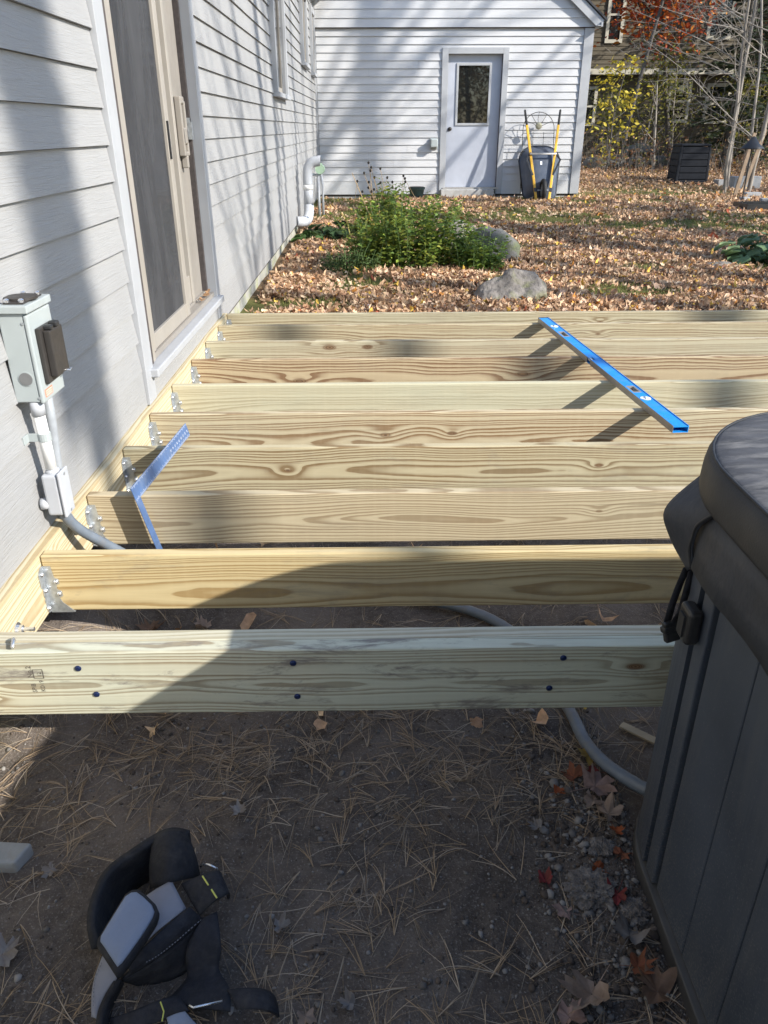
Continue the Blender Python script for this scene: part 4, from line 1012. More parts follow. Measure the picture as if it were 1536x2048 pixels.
BELT = {'back_band': [[(-0.4, 1.158, 0.135), (-0.427, 1.164, 0.138), (-0.449, 1.16, 0.138), (-0.474, 1.143, 0.135), (-0.516, 1.107, 0.13), (-0.55, 1.078, 0.125), (-0.557, 1.028, 0.12), (-0.555, 0.976, 0.11), (-0.529, 0.931, 0.1)], [(-0.401, 1.154, 0.1), (-0.433, 1.169, 0.1), (-0.455, 1.162, 0.1), (-0.477, 1.148, 0.095), (-0.515, 1.112, 0.09), (-0.544, 1.089, 0.085), (-0.549, 1.045, 0.08), (-0.547, 1.005, 0.07), (-0.523, 0.954, 0.07)], [(-0.411, 1.164, 0.03), (-0.446, 1.175, 0.03), (-0.472, 1.176, 0.02), (-0.483, 1.159, 0.015), (-0.518, 1.133, 0.01), (-0.535, 1.111, 0.01), (-0.538, 1.079, 0.01), (-0.533, 1.038, 0.015), (-0.511, 0.98, 0.03)]], 'front_panel': [[(-0.47, 1.153, 0.13), (-0.448, 1.157, 0.14), (-0.426, 1.161, 0.14), (-0.408, 1.162, 0.13)], [(-0.467, 1.131, 0.125), (-0.433, 1.123, 0.15), (-0.406, 1.126, 0.15), (-0.392, 1.133, 0.125)], [(-0.466, 1.094, 0.11), (-0.429, 1.078, 0.145), (-0.399, 1.088, 0.14), (-0.377, 1.109, 0.105)], [(-0.46, 1.069, 0.08), (-0.419, 1.047, 0.12), (-0.392, 1.067, 0.11), (-0.375, 1.101, 0.07)]], 'grey_band': [[(-0.414, 1.057, 0.115), (-0.438, 1.035, 0.12), (-0.466, 1.015, 0.115), (-0.491, 0.97, 0.11), (-0.51, 0.937, 0.09), (-0.521, 0.921, 0.07), (-0.531, 0.901, 0.045), (-0.53, 0.88, 0.03), (-0.52, 0.848, 0.025)], [(-0.392, 1.022, 0.12), (-0.412, 0.998, 0.125), (-0.439, 0.976, 0.12), (-0.461, 0.941, 0.115), (-0.484, 0.912, 0.095), (-0.5, 0.908, 0.07), (-0.512, 0.89, 0.05), (-0.518, 0.874, 0.035), (-0.512, 0.843, 0.03)], [(-0.374, 0.999, 0.11), (-0.397, 0.97, 0.115), (-0.423, 0.949, 0.11), (-0.442, 0.929, 0.1), (-0.465, 0.908, 0.08), (-0.484, 0.898, 0.06), (-0.499, 0.883, 0.045), (-0.509, 0.87, 0.03), (-0.507, 0.841, 0.025)]], 'pad': [(-0.472, 1.005, 0.15), (-0.461, 1.006, 0.15), (-0.442, 0.993, 0.15), (-0.42, 0.974, 0.15), (-0.412, 0.961, 0.148), (-0.413, 0.948, 0.146), (-0.426, 0.918, 0.14), (-0.442, 0.889, 0.132), (-0.456, 0.867, 0.125), (-0.464, 0.861, 0.122), (-0.472, 0.869, 0.122), (-0.5, 0.899, 0.125), (-0.512, 0.91, 0.13), (-0.513, 0.918, 0.132), (-0.503, 0.94, 0.14), (-0.491, 0.972, 0.146), (-0.482, 0.996, 0.15)], 'dark_band': [[(-0.368, 1.002, 0.11), (-0.401, 0.964, 0.112), (-0.426, 0.939, 0.105), (-0.447, 0.925, 0.095), (-0.465, 0.907, 0.075)], [(-0.355, 0.994, 0.105), (-0.384, 0.955, 0.108), (-0.411, 0.934, 0.1), (-0.433, 0.917, 0.09), (-0.459, 0.905, 0.065)], [(-0.344, 0.997, 0.085), (-0.374, 0.957, 0.085), (-0.405, 0.931, 0.08), (-0.437, 0.913, 0.07), (-0.48, 0.902, 0.05)]], 'lower_body': [[(-0.346, 0.999, 0.08), (-0.375, 0.959, 0.08), (-0.406, 0.933, 0.075), (-0.439, 0.915, 0.065), (-0.482, 0.904, 0.045)], [(-0.353, 0.98, 0.055), (-0.375, 0.953, 0.05), (-0.401, 0.93, 0.045), (-0.434, 0.915, 0.04), (-0.465, 0.909, 0.03)], [(-0.369, 0.95, 0.005), (-0.377, 0.939, 0.005), (-0.403, 0.927, 0.005), (-0.435, 0.921, 0.005), (-0.462, 0.921, 0.005)]], 'strap_loop': [[(-0.395, 1.058, 0.105), (-0.373, 1.057, 0.12), (-0.353, 1.058, 0.13), (-0.335, 1.067, 0.13), (-0.324, 1.077, 0.12), (-0.324, 1.091, 0.09)], [(-0.372, 1.023, 0.11), (-0.35, 1.026, 0.125), (-0.331, 1.031, 0.135), (-0.316, 1.038, 0.135), (-0.307, 1.051, 0.12), (-0.311, 1.065, 0.09)], [(-0.347, 0.995, 0.095), (-0.333, 1.002, 0.11), (-0.316, 1.005, 0.125), (-0.301, 1.01, 0.13), (-0.293, 1.03, 0.115), (-0.303, 1.049, 0.07)]], 'wide_strap': [[(-0.34, 0.989, 0.095), (-0.358, 0.966, 0.08), (-0.37, 0.947, 0.06), (-0.366, 0.931, 0.035), (-0.36, 0.918, 0.025), (-0.374, 0.892, 0.03), (-0.388, 0.867, 0.035)], [(-0.327, 0.994, 0.1), (-0.333, 0.965, 0.085), (-0.337, 0.943, 0.065), (-0.337, 0.927, 0.04), (-0.331, 0.909, 0.035), (-0.333, 0.874, 0.05), (-0.337, 0.847, 0.05)], [(-0.316, 1.003, 0.095), (-0.303, 0.962, 0.08), (-0.298, 0.94, 0.06), (-0.309, 0.93, 0.035), (-0.292, 0.906, 0.035), (-0.271, 0.878, 0.05), (-0.267, 0.839, 0.05)]], 'side_strap': [[(-0.278, 0.877, 0.05), (-0.248, 0.877, 0.055), (-0.219, 0.872, 0.06), (-0.2, 0.873, 0.05), (-0.195, 0.88, 0.02)], [(-0.265, 0.858, 0.05), (-0.241, 0.854, 0.06), (-0.211, 0.851, 0.065), (-0.189, 0.852, 0.05), (-0.188, 0.863, 0.02)], [(-0.256, 0.845, 0.045), (-0.237, 0.84, 0.055), (-0.207, 0.836, 0.06), (-0.181, 0.835, 0.045), (-0.185, 0.847, 0.015)]], 'bottom_strap': [[(-0.49, 0.848, 0.02), (-0.454, 0.846, 0.035), (-0.42, 0.858, 0.04), (-0.391, 0.866, 0.045), (-0.372, 0.871, 0.045)], [(-0.484, 0.839, 0.02), (-0.44, 0.834, 0.04), (-0.406, 0.844, 0.045), (-0.377, 0.85, 0.05), (-0.353, 0.855, 0.05)], [(-0.476, 0.822, 0.02), (-0.43, 0.82, 0.035), (-0.391, 0.83, 0.04), (-0.364, 0.836, 0.05), (-0.34, 0.84, 0.05)]], 'blue_patch': [[(-0.376, 0.826, 0.055), (-0.361, 0.83, 0.06), (-0.345, 0.833, 0.06)], [(-0.37, 0.814, 0.055), (-0.354, 0.818, 0.06), (-0.333, 0.822, 0.06)], [(-0.368, 0.803, 0.05), (-0.347, 0.805, 0.055), (-0.317, 0.811, 0.055)]], 'left_edge': [[(-0.481, 0.896, 0.06), (-0.49, 0.879, 0.055), (-0.501, 0.86, 0.045), (-0.503, 0.839, 0.04), (-0.496, 0.811, 0.04)], [(-0.484, 0.908, 0.03), (-0.492, 0.893, 0.02), (-0.498, 0.871, 0.015), (-0.497, 0.852, 0.01), (-0.49, 0.828, 0.01)]], 'stitch': [(-0.343, 0.985, 0.095), (-0.36, 0.961, 0.1), (-0.377, 0.943, 0.098), (-0.395, 0.93, 0.092), (-0.414, 0.919, 0.085), (-0.433, 0.911, 0.08)], 'edge_stitch': [(-0.516, 0.915, 0.075), (-0.527, 0.902, 0.052), (-0.527, 0.884, 0.04), (-0.52, 0.857, 0.035)], 'yellow': [(-0.348, 1.049, 0.139), (-0.332, 1.026, 0.143), (-0.324, 1.016, 0.143), (-0.311, 1.0, 0.139)], 'yellow2': [(-0.394, 0.853, 0.058), (-0.383, 0.834, 0.062), (-0.382, 0.817, 0.062)], 'buckle': [(-0.337, 0.836, 0.075), (-0.329, 0.832, 0.075), (-0.28, 0.842, 0.075), (-0.282, 0.848, 0.07)], 'ring': [(-0.367, 1.103, 0.1), (-0.36, 1.101, 0.11), (-0.345, 1.091, 0.12), (-0.329, 1.086, 0.115), (-0.328, 1.088, 0.1)]}
# ------------------------------------------------------------------ padded work belt on the ground
belt = thing('work_belt', (-0.43, 1.0, 0.0), 'black padded work belt with grey pad and webbing straps on soil', 'belt')
patch(BELT['back_band'], 'back_padding', M['fabric'], belt, 0.016)
patch(BELT['front_panel'], 'side_padding', M['fabric'], belt, 0.012)
patch(BELT['grey_band'], 'grey_band', M['greycloth'], belt, 0.006)
patch(BELT['dark_band'], 'dark_band', M['webbing'], belt, 0.007)
patch(BELT['lower_body'], 'lower_padding', M['fabric'], belt, 0.010)
patch(BELT['strap_loop'], 'strap_loop', M['webbing'], belt, 0.005)
patch(BELT['wide_strap'], 'wide_strap', M['webbing'], belt, 0.005)
patch(BELT['side_strap'], 'side_strap', M['webbing'], belt, 0.006)
patch(BELT['bottom_strap'], 'bottom_strap', M['webbing'], belt, 0.006)
patch(BELT['blue_patch'], 'small_pad', M['pad'], belt, 0.006)
patch(BELT['left_edge'], 'edge_binding', M['fabric'], belt, 0.012)
pl = [Vector(p) for p in BELT['pad']]
pc = sum(pl, Vector()) / len(pl)
mb = MB(); n_ = len(pl)
rings_ = []
for s_, dz in ((1.0, -0.010), (1.03, 0.0), (1.0, 0.009), (0.93, 0.011)):
    rings_.append([tuple(pc + (p - pc) * s_ + Vector((0, 0, dz))) for p in pl])
padrim = loft(rings_, True, True).build('pad_rim', M['fabric'], belt, smooth=True)
rings_ = [[tuple(pc + (p - pc) * s_ + Vector((0, 0, dz))) for p in pl] for s_, dz in ((0.90, 0.008), (0.885, 0.0135), (0.84, 0.0155), (0.5, 0.017))]
loft(rings_, True, True).build('grey_pad', M['pad'], belt, smooth=True)
def stitches(path, name, mat, r=0.0011, gap=0.5, step=0.008):
    P = spline(path, 8); mb = MB(); acc = 0; i = 0
    for a, b in zip(P[:-1], P[1:]):
        i += 1
        if i % 2: mb.tube([a + Vector((0, 0, 0.002)), a.lerp(b, 0.85) + Vector((0, 0, 0.002))], r, 5)
    mb.build(name, mat, belt)
stitches(BELT['stitch'], 'stitching', M['greycloth'], 0.0009)
stitches(BELT['edge_stitch'], 'stitching', M['greycloth'], 0.0009)
mb = MB(); mb.tube(BELT['yellow'][:2], 0.0016, 6); mb.tube(BELT['yellow'][2:], 0.0016, 6); mb.build('yellow_stitching', M['thread'], belt)
mb = MB(); mb.tube(BELT['yellow2'], 0.0013, 6); mb.build('yellow_stitching', M['thread'], belt)
mb = MB(); mb.tube(BELT['buckle'], 0.0021, 8); mb.build('slide_buckle', M['steel'], belt, smooth=True)
mb = MB(); mb.tube(BELT['ring'], 0.0024, 8); mb.build('metal_ring', M['steel'], belt, smooth=True)
# paver fragment and wood sliver
mb = MB(); mb.prism([(-0.93, 1.178), (-0.795, 1.176), (-0.778, 1.230), (-0.93, 1.242)], lambda u, v, d: (u, v, d), -0.01, 0.030)
o_ = mb.build('paver_fragment', M['brick'], None, bevel=0.006, loc=(-0.83, 1.21, 0.0)); props(o_, 'broken grey paver fragment on soil at the left edge', 'paver')
mb = MB(); mb.bar((0.664, 1.605, 0.012), (0.735, 1.535, 0.016), 0.024, 0.006)
o_ = mb.build('wood_sliver', M['threshold'], None, bevel=0.001, loc=(0.70, 1.57, 0.0)); props(o_, 'short flat wood offcut on the soil beside the hose', 'wood offcut')

# ------------------------------------------------------------------ vent pipe and gas regulator on the house wall
vp = thing('vent_pipe', (-0.86, 11.0, 0.33), 'white plastic vent pipe with two elbows on the house wall', 'pipe')
mb = MB(); mb.tube(spline([(W, 10.75, 0.37), (-0.93, 10.78, 0.365), (-0.865, 10.86, 0.375), (-0.84, 10.95, 0.44), (-0.838, 11.0, 0.54)], 6), 0.066, 18); mb.build('lower_elbow', M['pvcgrey'], vp, smooth=True)
mb = MB(); mb.tube([(-0.838, 11.0, 0.542), (-0.838, 11.0, 0.80)], 0.060, 18); mb.build('riser', M['pvcgrey'], vp, smooth=True)
mb = MB(); mb.tube([(-0.838, 11.0, 0.74), (-0.838, 11.0, 0.80), (-0.838, 11.0, 0.802)], [0.066, 0.066, 0.06], 18); mb.tube([(-0.838, 11.0, 0.50), (-0.838, 11.0, 0.545)], 0.0665, 18); mb.build('coupling', M['pvcwhite'], vp, smooth=True)
mb = MB(); mb.tube(spline([(-0.838, 11.0, 0.803), (-0.838, 11.0, 0.92), (-0.825, 11.0, 1.00), (-0.775, 11.0, 1.065), (-0.69, 11.0, 1.085), (-0.665, 11.0, 1.085)], 6), 0.064, 18); mb.build('upper_elbow', M['pvcgrey'], vp, smooth=True)
gr_ = thing('gas_regulator', (-0.86, 12.6, 0.3), 'small green gas regulator with thin pipes behind the vent pipe', 'regulator')
mb = MB(); mb.tube([(-0.80, 12.6, 0.25), (-0.80, 12.6, 0.85)], 0.02, 10); mb.tube([(-0.74, 12.6, 0.25), (-0.74, 12.6, 0.7), (-0.76, 12.6, 0.9)], 0.018, 10); mb.tube([(-0.80, 12.6, 0.83), (W, 12.6, 0.86)], 0.018, 10); mb.build('gas_pipe', M['pvcgrey'], gr_, smooth=True)
mb = MB(); mb.tube([(-0.77, 12.55, 0.92), (-0.77, 12.62, 0.92), (-0.77, 12.66, 0.92)], [0.07, 0.075, 0.03], 16); mb.tube([(-0.77, 12.6, 0.86), (-0.77, 12.6, 1.0)], 0.03, 12); mb.build('regulator_body', speckle('pale_green_paint', (0.30, 0.42, 0.30), 0.1, 10, 0.5), gr_)

# ------------------------------------------------------------------ wheelbarrow leaning upright
wb = thing('wheelbarrow', (3.08, 14.95, 0.27), 'dark wheelbarrow with yellow handles stood upright against the garage', 'wheelbarrow')
O_ = Vector((3.085, 14.93, 0.265)); uv = Vector((1, 0, 0)); vv_ = Vector((0, 0.40, 0.917)).normalized(); nv = uv.cross(vv_).normalized()
if nv.y > 0: nv = -nv
def wp(u, v, n): return O_ + uv * u + vv_ * v + nv * n
def outl(hw_b, hw_t, v0, v1, r, n, m=5):
    c = [(-hw_b + r, v0 + r, 180), (hw_b - r, v0 + r, 270), (hw_t - r, v1 - r, 0), (-hw_t + r, v1 - r, 90)]
    o = []
    for cu, cv_, a0 in c:
        for k in range(m + 1):
            a = math.radians(a0 + 90 * k / m); o.append(tuple(wp(cu + r * math.cos(a), cv_ + r * math.sin(a), n)))
    return o
tray = loft([outl(0.285, 0.345, 0.07, 1.06, 0.22, -0.275), outl(0.315, 0.375, 0.03, 1.085, 0.26, -0.268), outl(0.315, 0.375, 0.03, 1.085, 0.26, -0.262), outl(0.285, 0.345, 0.06, 1.055, 0.23, -0.245), outl(0.245, 0.30, 0.14, 0.99, 0.19, -0.15), outl(0.20, 0.245, 0.26, 0.86, 0.13, -0.05), outl(0.14, 0.18, 0.34, 0.76, 0.08, -0.025)], True, False)
tray.build('tray', M['barrow'], wb, smooth=True)
mb = MB(); ring = [Vector(p) for p in outl(0.315, 0.375, 0.03, 1.085, 0.26, -0.266)]; mb.tube(ring + [ring[0]], 0.013, 8); mb.build('tray_rim', M['blackplastic'], wb, smooth=True)
for s_ in (-1, 1):
    b0, b1 = wp(s_ * 0.115, 0.02, 0.02), wp(s_ * 0.285, 1.34, 0.02)
    mb = MB(); mb.bar(b0, b1, 0.042, 0.036, nv); h_ = mb.build('handle', M['yellow'], wb, bevel=0.004)
    d_ = (b1 - b0).normalized()
    mb = MB(); mb.tube([b1, b1 + d_ * 0.02, b1 + d_ * 0.26, b1 + d_ * 0.275], [0.020, 0.022, 0.019, 0.012], 12); mb.build('grip', M['rubber'], h_, smooth=True)
    mb = MB(); mb.bar(wp(s_ * 0.225, 0.86, 0.0), wp(s_ * 0.30, 0.70, 0.10), 0.030, 0.008, nv); mb.bar(wp(s_ * 0.30, 0.70, 0.10), wp(s_ * 0.17, 0.44, 0.03), 0.030, 0.008, nv); mb.build('leg_brace', M['blackplastic'], wb)
    mb = MB(); mb.bar(wp(s_ * 0.13, 0.16, 0.042), wp(s_ * 0.142, 0.23, 0.042), 0.046, 0.008, nv); mb.build('axle_bracket', M['blackplastic'], wb)
mb = MB(); mb.tube([wp(-0.225, 0.84, 0.05), wp(-0.24, 0.82, 0.07), wp(0.24, 0.82, 0.07), wp(0.225, 0.84, 0.05)], 0.017, 10); mb.build('cross_bar', M['levelside'], wb, smooth=True)
wc = wp(0, 0.185, 0.045)
tor = MB(); vs = []; fs = []; NA, NB = 28, 10
for i in range(NA):
    a = 2 * math.pi * i / NA; dv = vv_ * math.cos(a) + nv * math.sin(a)
    for j in range(NB):
        b = 2 * math.pi * j / NB; vs.append(wc + dv * (0.150 + 0.045 * math.cos(b)) + uv * 0.040 * math.sin(b))
for i in range(NA):
    for j in range(NB):
        fs.append((i * NB + j, ((i + 1) % NA) * NB + j, ((i + 1) % NA) * NB + (j + 1) % NB, i * NB + (j + 1) % NB))
tor.add(vs, fs); wh = tor.build('wheel', M['rubber'], wb, smooth=True)
mb = MB(); mb.tube([wc - uv * 0.02, wc + uv * 0.02], 0.112, 20); mb.tube([wc - uv * 0.10, wc + uv * 0.10], 0.010, 8); mb.build('wheel_hub', M['galv'], wh)
mb = MB(); c_ = [wp(-0.035, 0.66, -0.0205), wp(0.0, 0.66, -0.0205), wp(0.0, 0.72, -0.0205), wp(-0.035, 0.72, -0.0205)]; mb.add(c_ + [p + nv * 0.001 for p in c_], [(0, 1, 2, 3), (4, 5, 6, 7), (0, 1, 5, 4), (1, 2, 6, 5), (2, 3, 7, 6), (3, 0, 4, 7)]); mb.build('sticker', M['white'], wb)
mb = MB(); mb.bar(wp(-0.05, 1.035, -0.232), wp(0.07, 1.035, -0.232), 0.02, 0.004, nv); mb.build('maker_strip', speckle('cyan_print', (0.05, 0.35, 0.5), 0.1, 20), wb)

# ------------------------------------------------------------------ wire trellis behind it
tr = thing('wire_trellis', (3.04, 15.45, 0.27), 'arched iron wire trellis leaning on the garage behind the wheelbarrow', 'trellis')
def tpnt(u, v): return Vector((3.045 + u, 15.40 + 0.24 * v / 1.45, 0.27 + v))
hw = 0.285
arch = [tpnt(-hw, 0), tpnt(-hw, 1.16)] + [tpnt(-hw * math.cos(math.pi * k / 14), 1.16 + hw * math.sin(math.pi * k / 14)) for k in range(1, 14)] + [tpnt(hw, 1.16), tpnt(hw, 0)]
mb = MB(); mb.tube(arch, 0.006, 6); fr_ = mb.build('arch_frame', M['iron'], tr, smooth=True)
mb = MB()
for u in (-0.095, 0.095): mb.tube([tpnt(u, 0), tpnt(u, 1.12)], 0.0045, 5)
for v in (0.2, 0.5, 0.8, 1.10): mb.tube([tpnt(-hw, v), tpnt(hw, v)], 0.0045, 5)
for k in range(1, 6):
    a = math.pi * k / 6; mb.tube([tpnt(0, 1.20), tpnt(0.16 * math.cos(a) + 0.02 * math.sin(3 * a), 1.2 + 0.13 * math.sin(a)), tpnt(hw * math.cos(a), 1.16 + hw * math.sin(a))], 0.0045, 5)
mb.build('wire', M['iron'], tr, smooth=True)
mb = MB(); c_ = tpnt(0, 1.22); mb.tube([c_ + Vector((0, 0.01, 0)), c_ + Vector((0, -0.012, 0)), c_ + Vector((0, -0.02, 0))], [0.06, 0.058, 0.03], 18); mb.build('medallion', speckle('dull_brass', (0.26, 0.25, 0.18), 0.3, 30, 0.5, 0.3), tr)

# ------------------------------------------------------------------ plant pot by the garage
pot = thing('plant_pot', (0.83, 15.35, 0.28), 'dark green plant pot at the foot of the garage wall', 'pot')
mb = MB(); mb.tube([(0.83, 15.35, 0.26), (0.83, 15.35, 0.45), (0.83, 15.35, 0.455), (0.83, 15.35, 0.49)], [0.10, 0.14, 0.155, 0.155], 20); mb.build('pot_body', speckle('dark_green_plastic', (0.03, 0.06, 0.05), 0.2, 10, 0.5), pot, smooth=False)
mb = MB(); mb.tube([(0.83, 15.35, 0.491), (0.83, 15.35, 0.495)], 0.135, 20); mb.build('potting_soil', M['gap'], pot)

# ------------------------------------------------------------------ compost bin
cb = thing('compost_bin', (7.15, 18.9, 0.30), 'black slatted plastic compost bin in the back corner of the yard', 'compost bin')
cc = Vector((7.15, 18.9, 0.27)); ca = math.radians(-4)
ex, ey = Vector((math.cos(ca), math.sin(ca), 0)), Vector((-math.sin(ca), math.cos(ca), 0))
def cbp(u, v, z): return cc + ex * u + ey * v + Vector((0, 0, z))
def cbox(mb, u0, u1, v0, v1, z0, z1, tap=0.0):
    vs = []
    for z in (z0, z1):
        for u, v in ((u0, v0), (u1, v0), (u1, v1), (u0, v1)): vs.append(cbp(u * (1 - tap * z), v * (1 - tap * z), z))
    return mb.add(vs, [(0, 3, 2, 1), (4, 5, 6, 7), (0, 1, 5, 4), (1, 2, 6, 5), (2, 3, 7, 6), (3, 0, 4, 7)])
hw = 0.36
core_ = cbox(MB(), -hw + 0.03, hw - 0.03, -hw + 0.03, hw - 0.03, 0.0, 0.80, 0.10).build('inner_wall', M['bin'], cb)
for k in range(6):
    z0 = 0.02 + k * 0.132
    cbox(MB(), -hw + 0.06, hw - 0.06, -hw, -hw + 0.028, z0, z0 + 0.118, 0.10).build('slat', M['bin'], cb, bevel=0.008)
    cbox(MB(), -hw, -hw + 0.028, -hw + 0.06, hw - 0.06, z0, z0 + 0.118, 0.10).build('slat', M['bin'], cb, bevel=0.008)
    cbox(MB(), hw - 0.028, hw, -hw + 0.06, hw - 0.06, z0, z0 + 0.118, 0.10).build('slat', M['bin'], cb, bevel=0.008)
for su in (-1, 1):
    for sv in (-1, 1):
        cbox(MB(), su * hw - 0.03 * su - 0.03, su * hw - 0.03 * su + 0.03, sv * hw - 0.03 * sv - 0.03, sv * hw - 0.03 * sv + 0.03, 0.0, 0.81, 0.10).build('corner_post', M['bin'], cb, bevel=0.012)
cbox(MB(), -0.36, 0.36, -0.36, 0.36, 0.812, 0.86, 0.10).build('lid', M['bin'], cb, bevel=0.02)
mb = MB()
for x0, x1, y0, y1 in ((7.62, 8.02, 18.25, 18.27), (7.62, 7.64, 18.27, 18.55), (8.0, 8.02, 18.27, 18.55), (7.64, 8.0, 18.53, 18.55)): mb.box(x0, x1, y0, y1, 0.25, 0.42)
o_ = mb.build('planter_box', M['block'], None, loc=(7.8, 18.4, 0.27)); props(o_, 'low grey open box on the leaves right of the compost bin', 'box')

# ------------------------------------------------------------------ stakes, blocks, feeder on the right
for (a, b, lab) in (((6.86, 15.62, 0.22), (7.13, 15.85, 1.36), 'left one of two leaning weathered wooden stakes'), ((7.28, 16.3, 0.22), (7.62, 16.5, 1.42), 'right one of two leaning weathered wooden stakes')):
    mb = MB(); mb.bar(a, b, 0.07, 0.04, (0, -1, 0)); o_ = mb.build('wooden_stake', M['stake'], None, bevel=0.006, loc=a); props(o_, lab, 'stake', 'leaning stakes')
for (c, s_, rz, lab) in (((7.05, 15.30, 0.32), (0.30, 0.14, 0.12), 0.1, 'upper grey concrete block at the foot of the stakes'), ((6.95, 14.30, 0.30), (0.36, 0.17, 0.10), -0.2, 'grey concrete block lying nearest the black tray'), ((6.68, 14.75, 0.29), (0.15, 0.12, 0.10), 0.4, 'small grey concrete block left of the longer block'), ((7.9, 17.6, 0.38), (0.62, 0.22, 0.30), 0.15, 'large upright grey slab behind the leaning stakes')):
    mb = MB(); mb.box(-s_[0] / 2, s_[0] / 2, -s_[1] / 2, s_[1] / 2, -s_[2] / 2, s_[2] / 2); o_ = mb.build('concrete_block', M['block'], None, bevel=0.01, local=True, loc=c); o_.rotation_euler = (0, 0, rz); props(o_, lab, 'block', 'concrete blocks')
tr_ = MB(); tr_.box(5.98, 6.9, 13.05, 13.6, 0.24, 0.27)
for x0, x1, y0, y1 in ((5.98, 6.9, 13.05, 13.08), (5.98, 6.9, 13.57, 13.6), (5.98, 6.01, 13.08, 13.57), (6.87, 6.9, 13.08, 13.57)): tr_.box(x0, x1, y0, y1, 0.27, 0.36)
o_ = tr_.build('shallow_tray', M['blackplastic'], None, loc=(6.4, 13.3, 0.25)); props(o_, 'black shallow plastic tray on the ground at the right edge', 'tray')
bf = thing('bird_feeder', (6.57, 14.6, 0.27), 'black cone baffle bird feeder on a pole at right', 'bird feeder')
mb = MB(); mb.tube([(6.57, 14.6, 0.2), (6.57, 14.6, 1.32)], 0.013, 8); mb.build('pole', M['iron'], bf)
mb = MB(); mb.tube([(6.57, 14.6, 1.12), (6.57, 14.6, 1.14), (6.57, 14.6, 1.20), (6.57, 14.6, 1.31)], [0.20, 0.195, 0.11, 0.03], 20); mb.build('baffle_cone', M['blackplastic'], bf, smooth=True)
mb = MB(); mb.box(7.02, 7.12, 13.9, 14.0, 0.2, 0.75); o_ = mb.build('red_post', M['redwood'], None, bevel=0.005, loc=(7.07, 13.95, 0.25)); props(o_, 'short red brown post at the right edge of the yard', 'post')
# ------------------------------------------------------------------ scatter helpers
def rot_mats(n, tilt_sd, r_=nrng, yaw=None):
    yaw = r_.uniform(0, 2 * np.pi, n) if yaw is None else yaw
    tx = r_.normal(0, tilt_sd, n); ty = r_.normal(0, tilt_sd, n)
    cy_, sy_ = np.cos(yaw), np.sin(yaw)
    Rz = np.zeros((n, 3, 3)); Rz[:, 0, 0] = cy_; Rz[:, 0, 1] = -sy_; Rz[:, 1, 0] = sy_; Rz[:, 1, 1] = cy_; Rz[:, 2, 2] = 1
    Rx = np.zeros((n, 3, 3)); Rx[:, 0, 0] = 1; Rx[:, 1, 1] = np.cos(tx); Rx[:, 1, 2] = -np.sin(tx); Rx[:, 2, 1] = np.sin(tx); Rx[:, 2, 2] = np.cos(tx)
    Ry = np.zeros((n, 3, 3)); Ry[:, 1, 1] = 1; Ry[:, 0, 0] = np.cos(ty); Ry[:, 0, 2] = np.sin(ty); Ry[:, 2, 0] = -np.sin(ty); Ry[:, 2, 2] = np.cos(ty)
    return Ry @ Rx @ Rz if True else Rz

def scatter(name, temps, pos, rots, scl, cols, mat, parent=None, off=(0, 0, 0)):
    """one mesh from many copies of small templates, colour kept per copy"""
    n = len(pos); k = len(temps)
    which = nrng.integers(0, k, n)
    V, LI, LT, CC = [], [], [], []
    base = 0
    for ti, (tv, tf) in enumerate(temps):
        idx = np.where(which == ti)[0]
        if len(idx) == 0: continue
        tv = np.array(tv, float)
        vv = np.einsum('nij,vj->nvi', rots[idx], tv) * scl[idx][:, None, None] + pos[idx][:, None, :]
        m = len(tv)
        V.append(vv.reshape(-1, 3))
        CC.append(np.repeat(cols[idx], m, axis=0))
        fl_ = np.concatenate([np.array(f) for f in tf]); ln = np.array([len(f) for f in tf])
        LI.append((fl_[None, :] + (base + np.arange(len(idx)) * m)[:, None]).reshape(-1))
        LT.append(np.tile(ln, len(idx)))
        base += m * len(idx)
    V = np.concatenate(V) - np.array(off); LI = np.concatenate(LI); LT = np.concatenate(LT); CC = np.concatenate(CC)
    me = bpy.data.meshes.new(name)
    me.vertices.add(len(V)); me.vertices.foreach_set('co', V.astype(np.float32).ravel())
    me.loops.add(len(LI)); me.loops.foreach_set('vertex_index', LI.astype(np.int32))
    me.polygons.add(len(LT)); me.polygons.foreach_set('loop_start', np.concatenate([[0], np.cumsum(LT)[:-1]]).astype(np.int32)); me.polygons.foreach_set('loop_total', LT.astype(np.int32))
    at = me.color_attributes.new('Col', 'FLOAT_COLOR', 'POINT')
    at.data.foreach_set('color', np.concatenate([CC, np.ones((len(CC), 1))], axis=1).astype(np.float32).ravel())
    me.update(calc_edges=True)
    me.materials.append(mat)
    o = bpy.data.objects.new(name, me); COL.objects.link(o)
    if parent is not None: o.parent = parent
    elif any(off): o.location = off
    return o

def lobed(n, lobes, depth, curl, asym=0.0, seedv=0):
    rr = random.Random(seedv); vs = [(0, 0, 0.0)]
    for i in range(n):
        a = 2 * math.pi * i / n
        r_ = 0.5 * (1 - depth + depth * abs(math.cos(lobes * a / 2))) * (1 + rr.uniform(-0.12, 0.12))
        x, y = r_ * math.cos(a), r_ * math.sin(a) * (1 - asym)
        vs.append((x, y, curl[0] * x * x + curl[1] * y * y + curl[2] * x * y + rr.uniform(-0.03, 0.03)))
    fs = [(0, 1 + i, 1 + (i + 1) % n) for i in range(n)]
    return vs, fs
LIT = [lobed(11, 5, 0.45, (1.1, 0.9, 0), 0.1, 1), lobed(10, 5, 0.5, (-0.8, 1.6, 0.5), 0.15, 2), lobed(9, 3, 0.4, (1.8, -0.5, 0.4), 0.3, 3), lobed(8, 2, 0.3, (0.3, 2.6, 0), 0.45, 4), lobed(10, 5, 0.45, (-1.2, -1.1, 0), 0.1, 5), lobed(8, 2, 0.25, (2.2, 0.6, 1.0), 0.5, 6)]
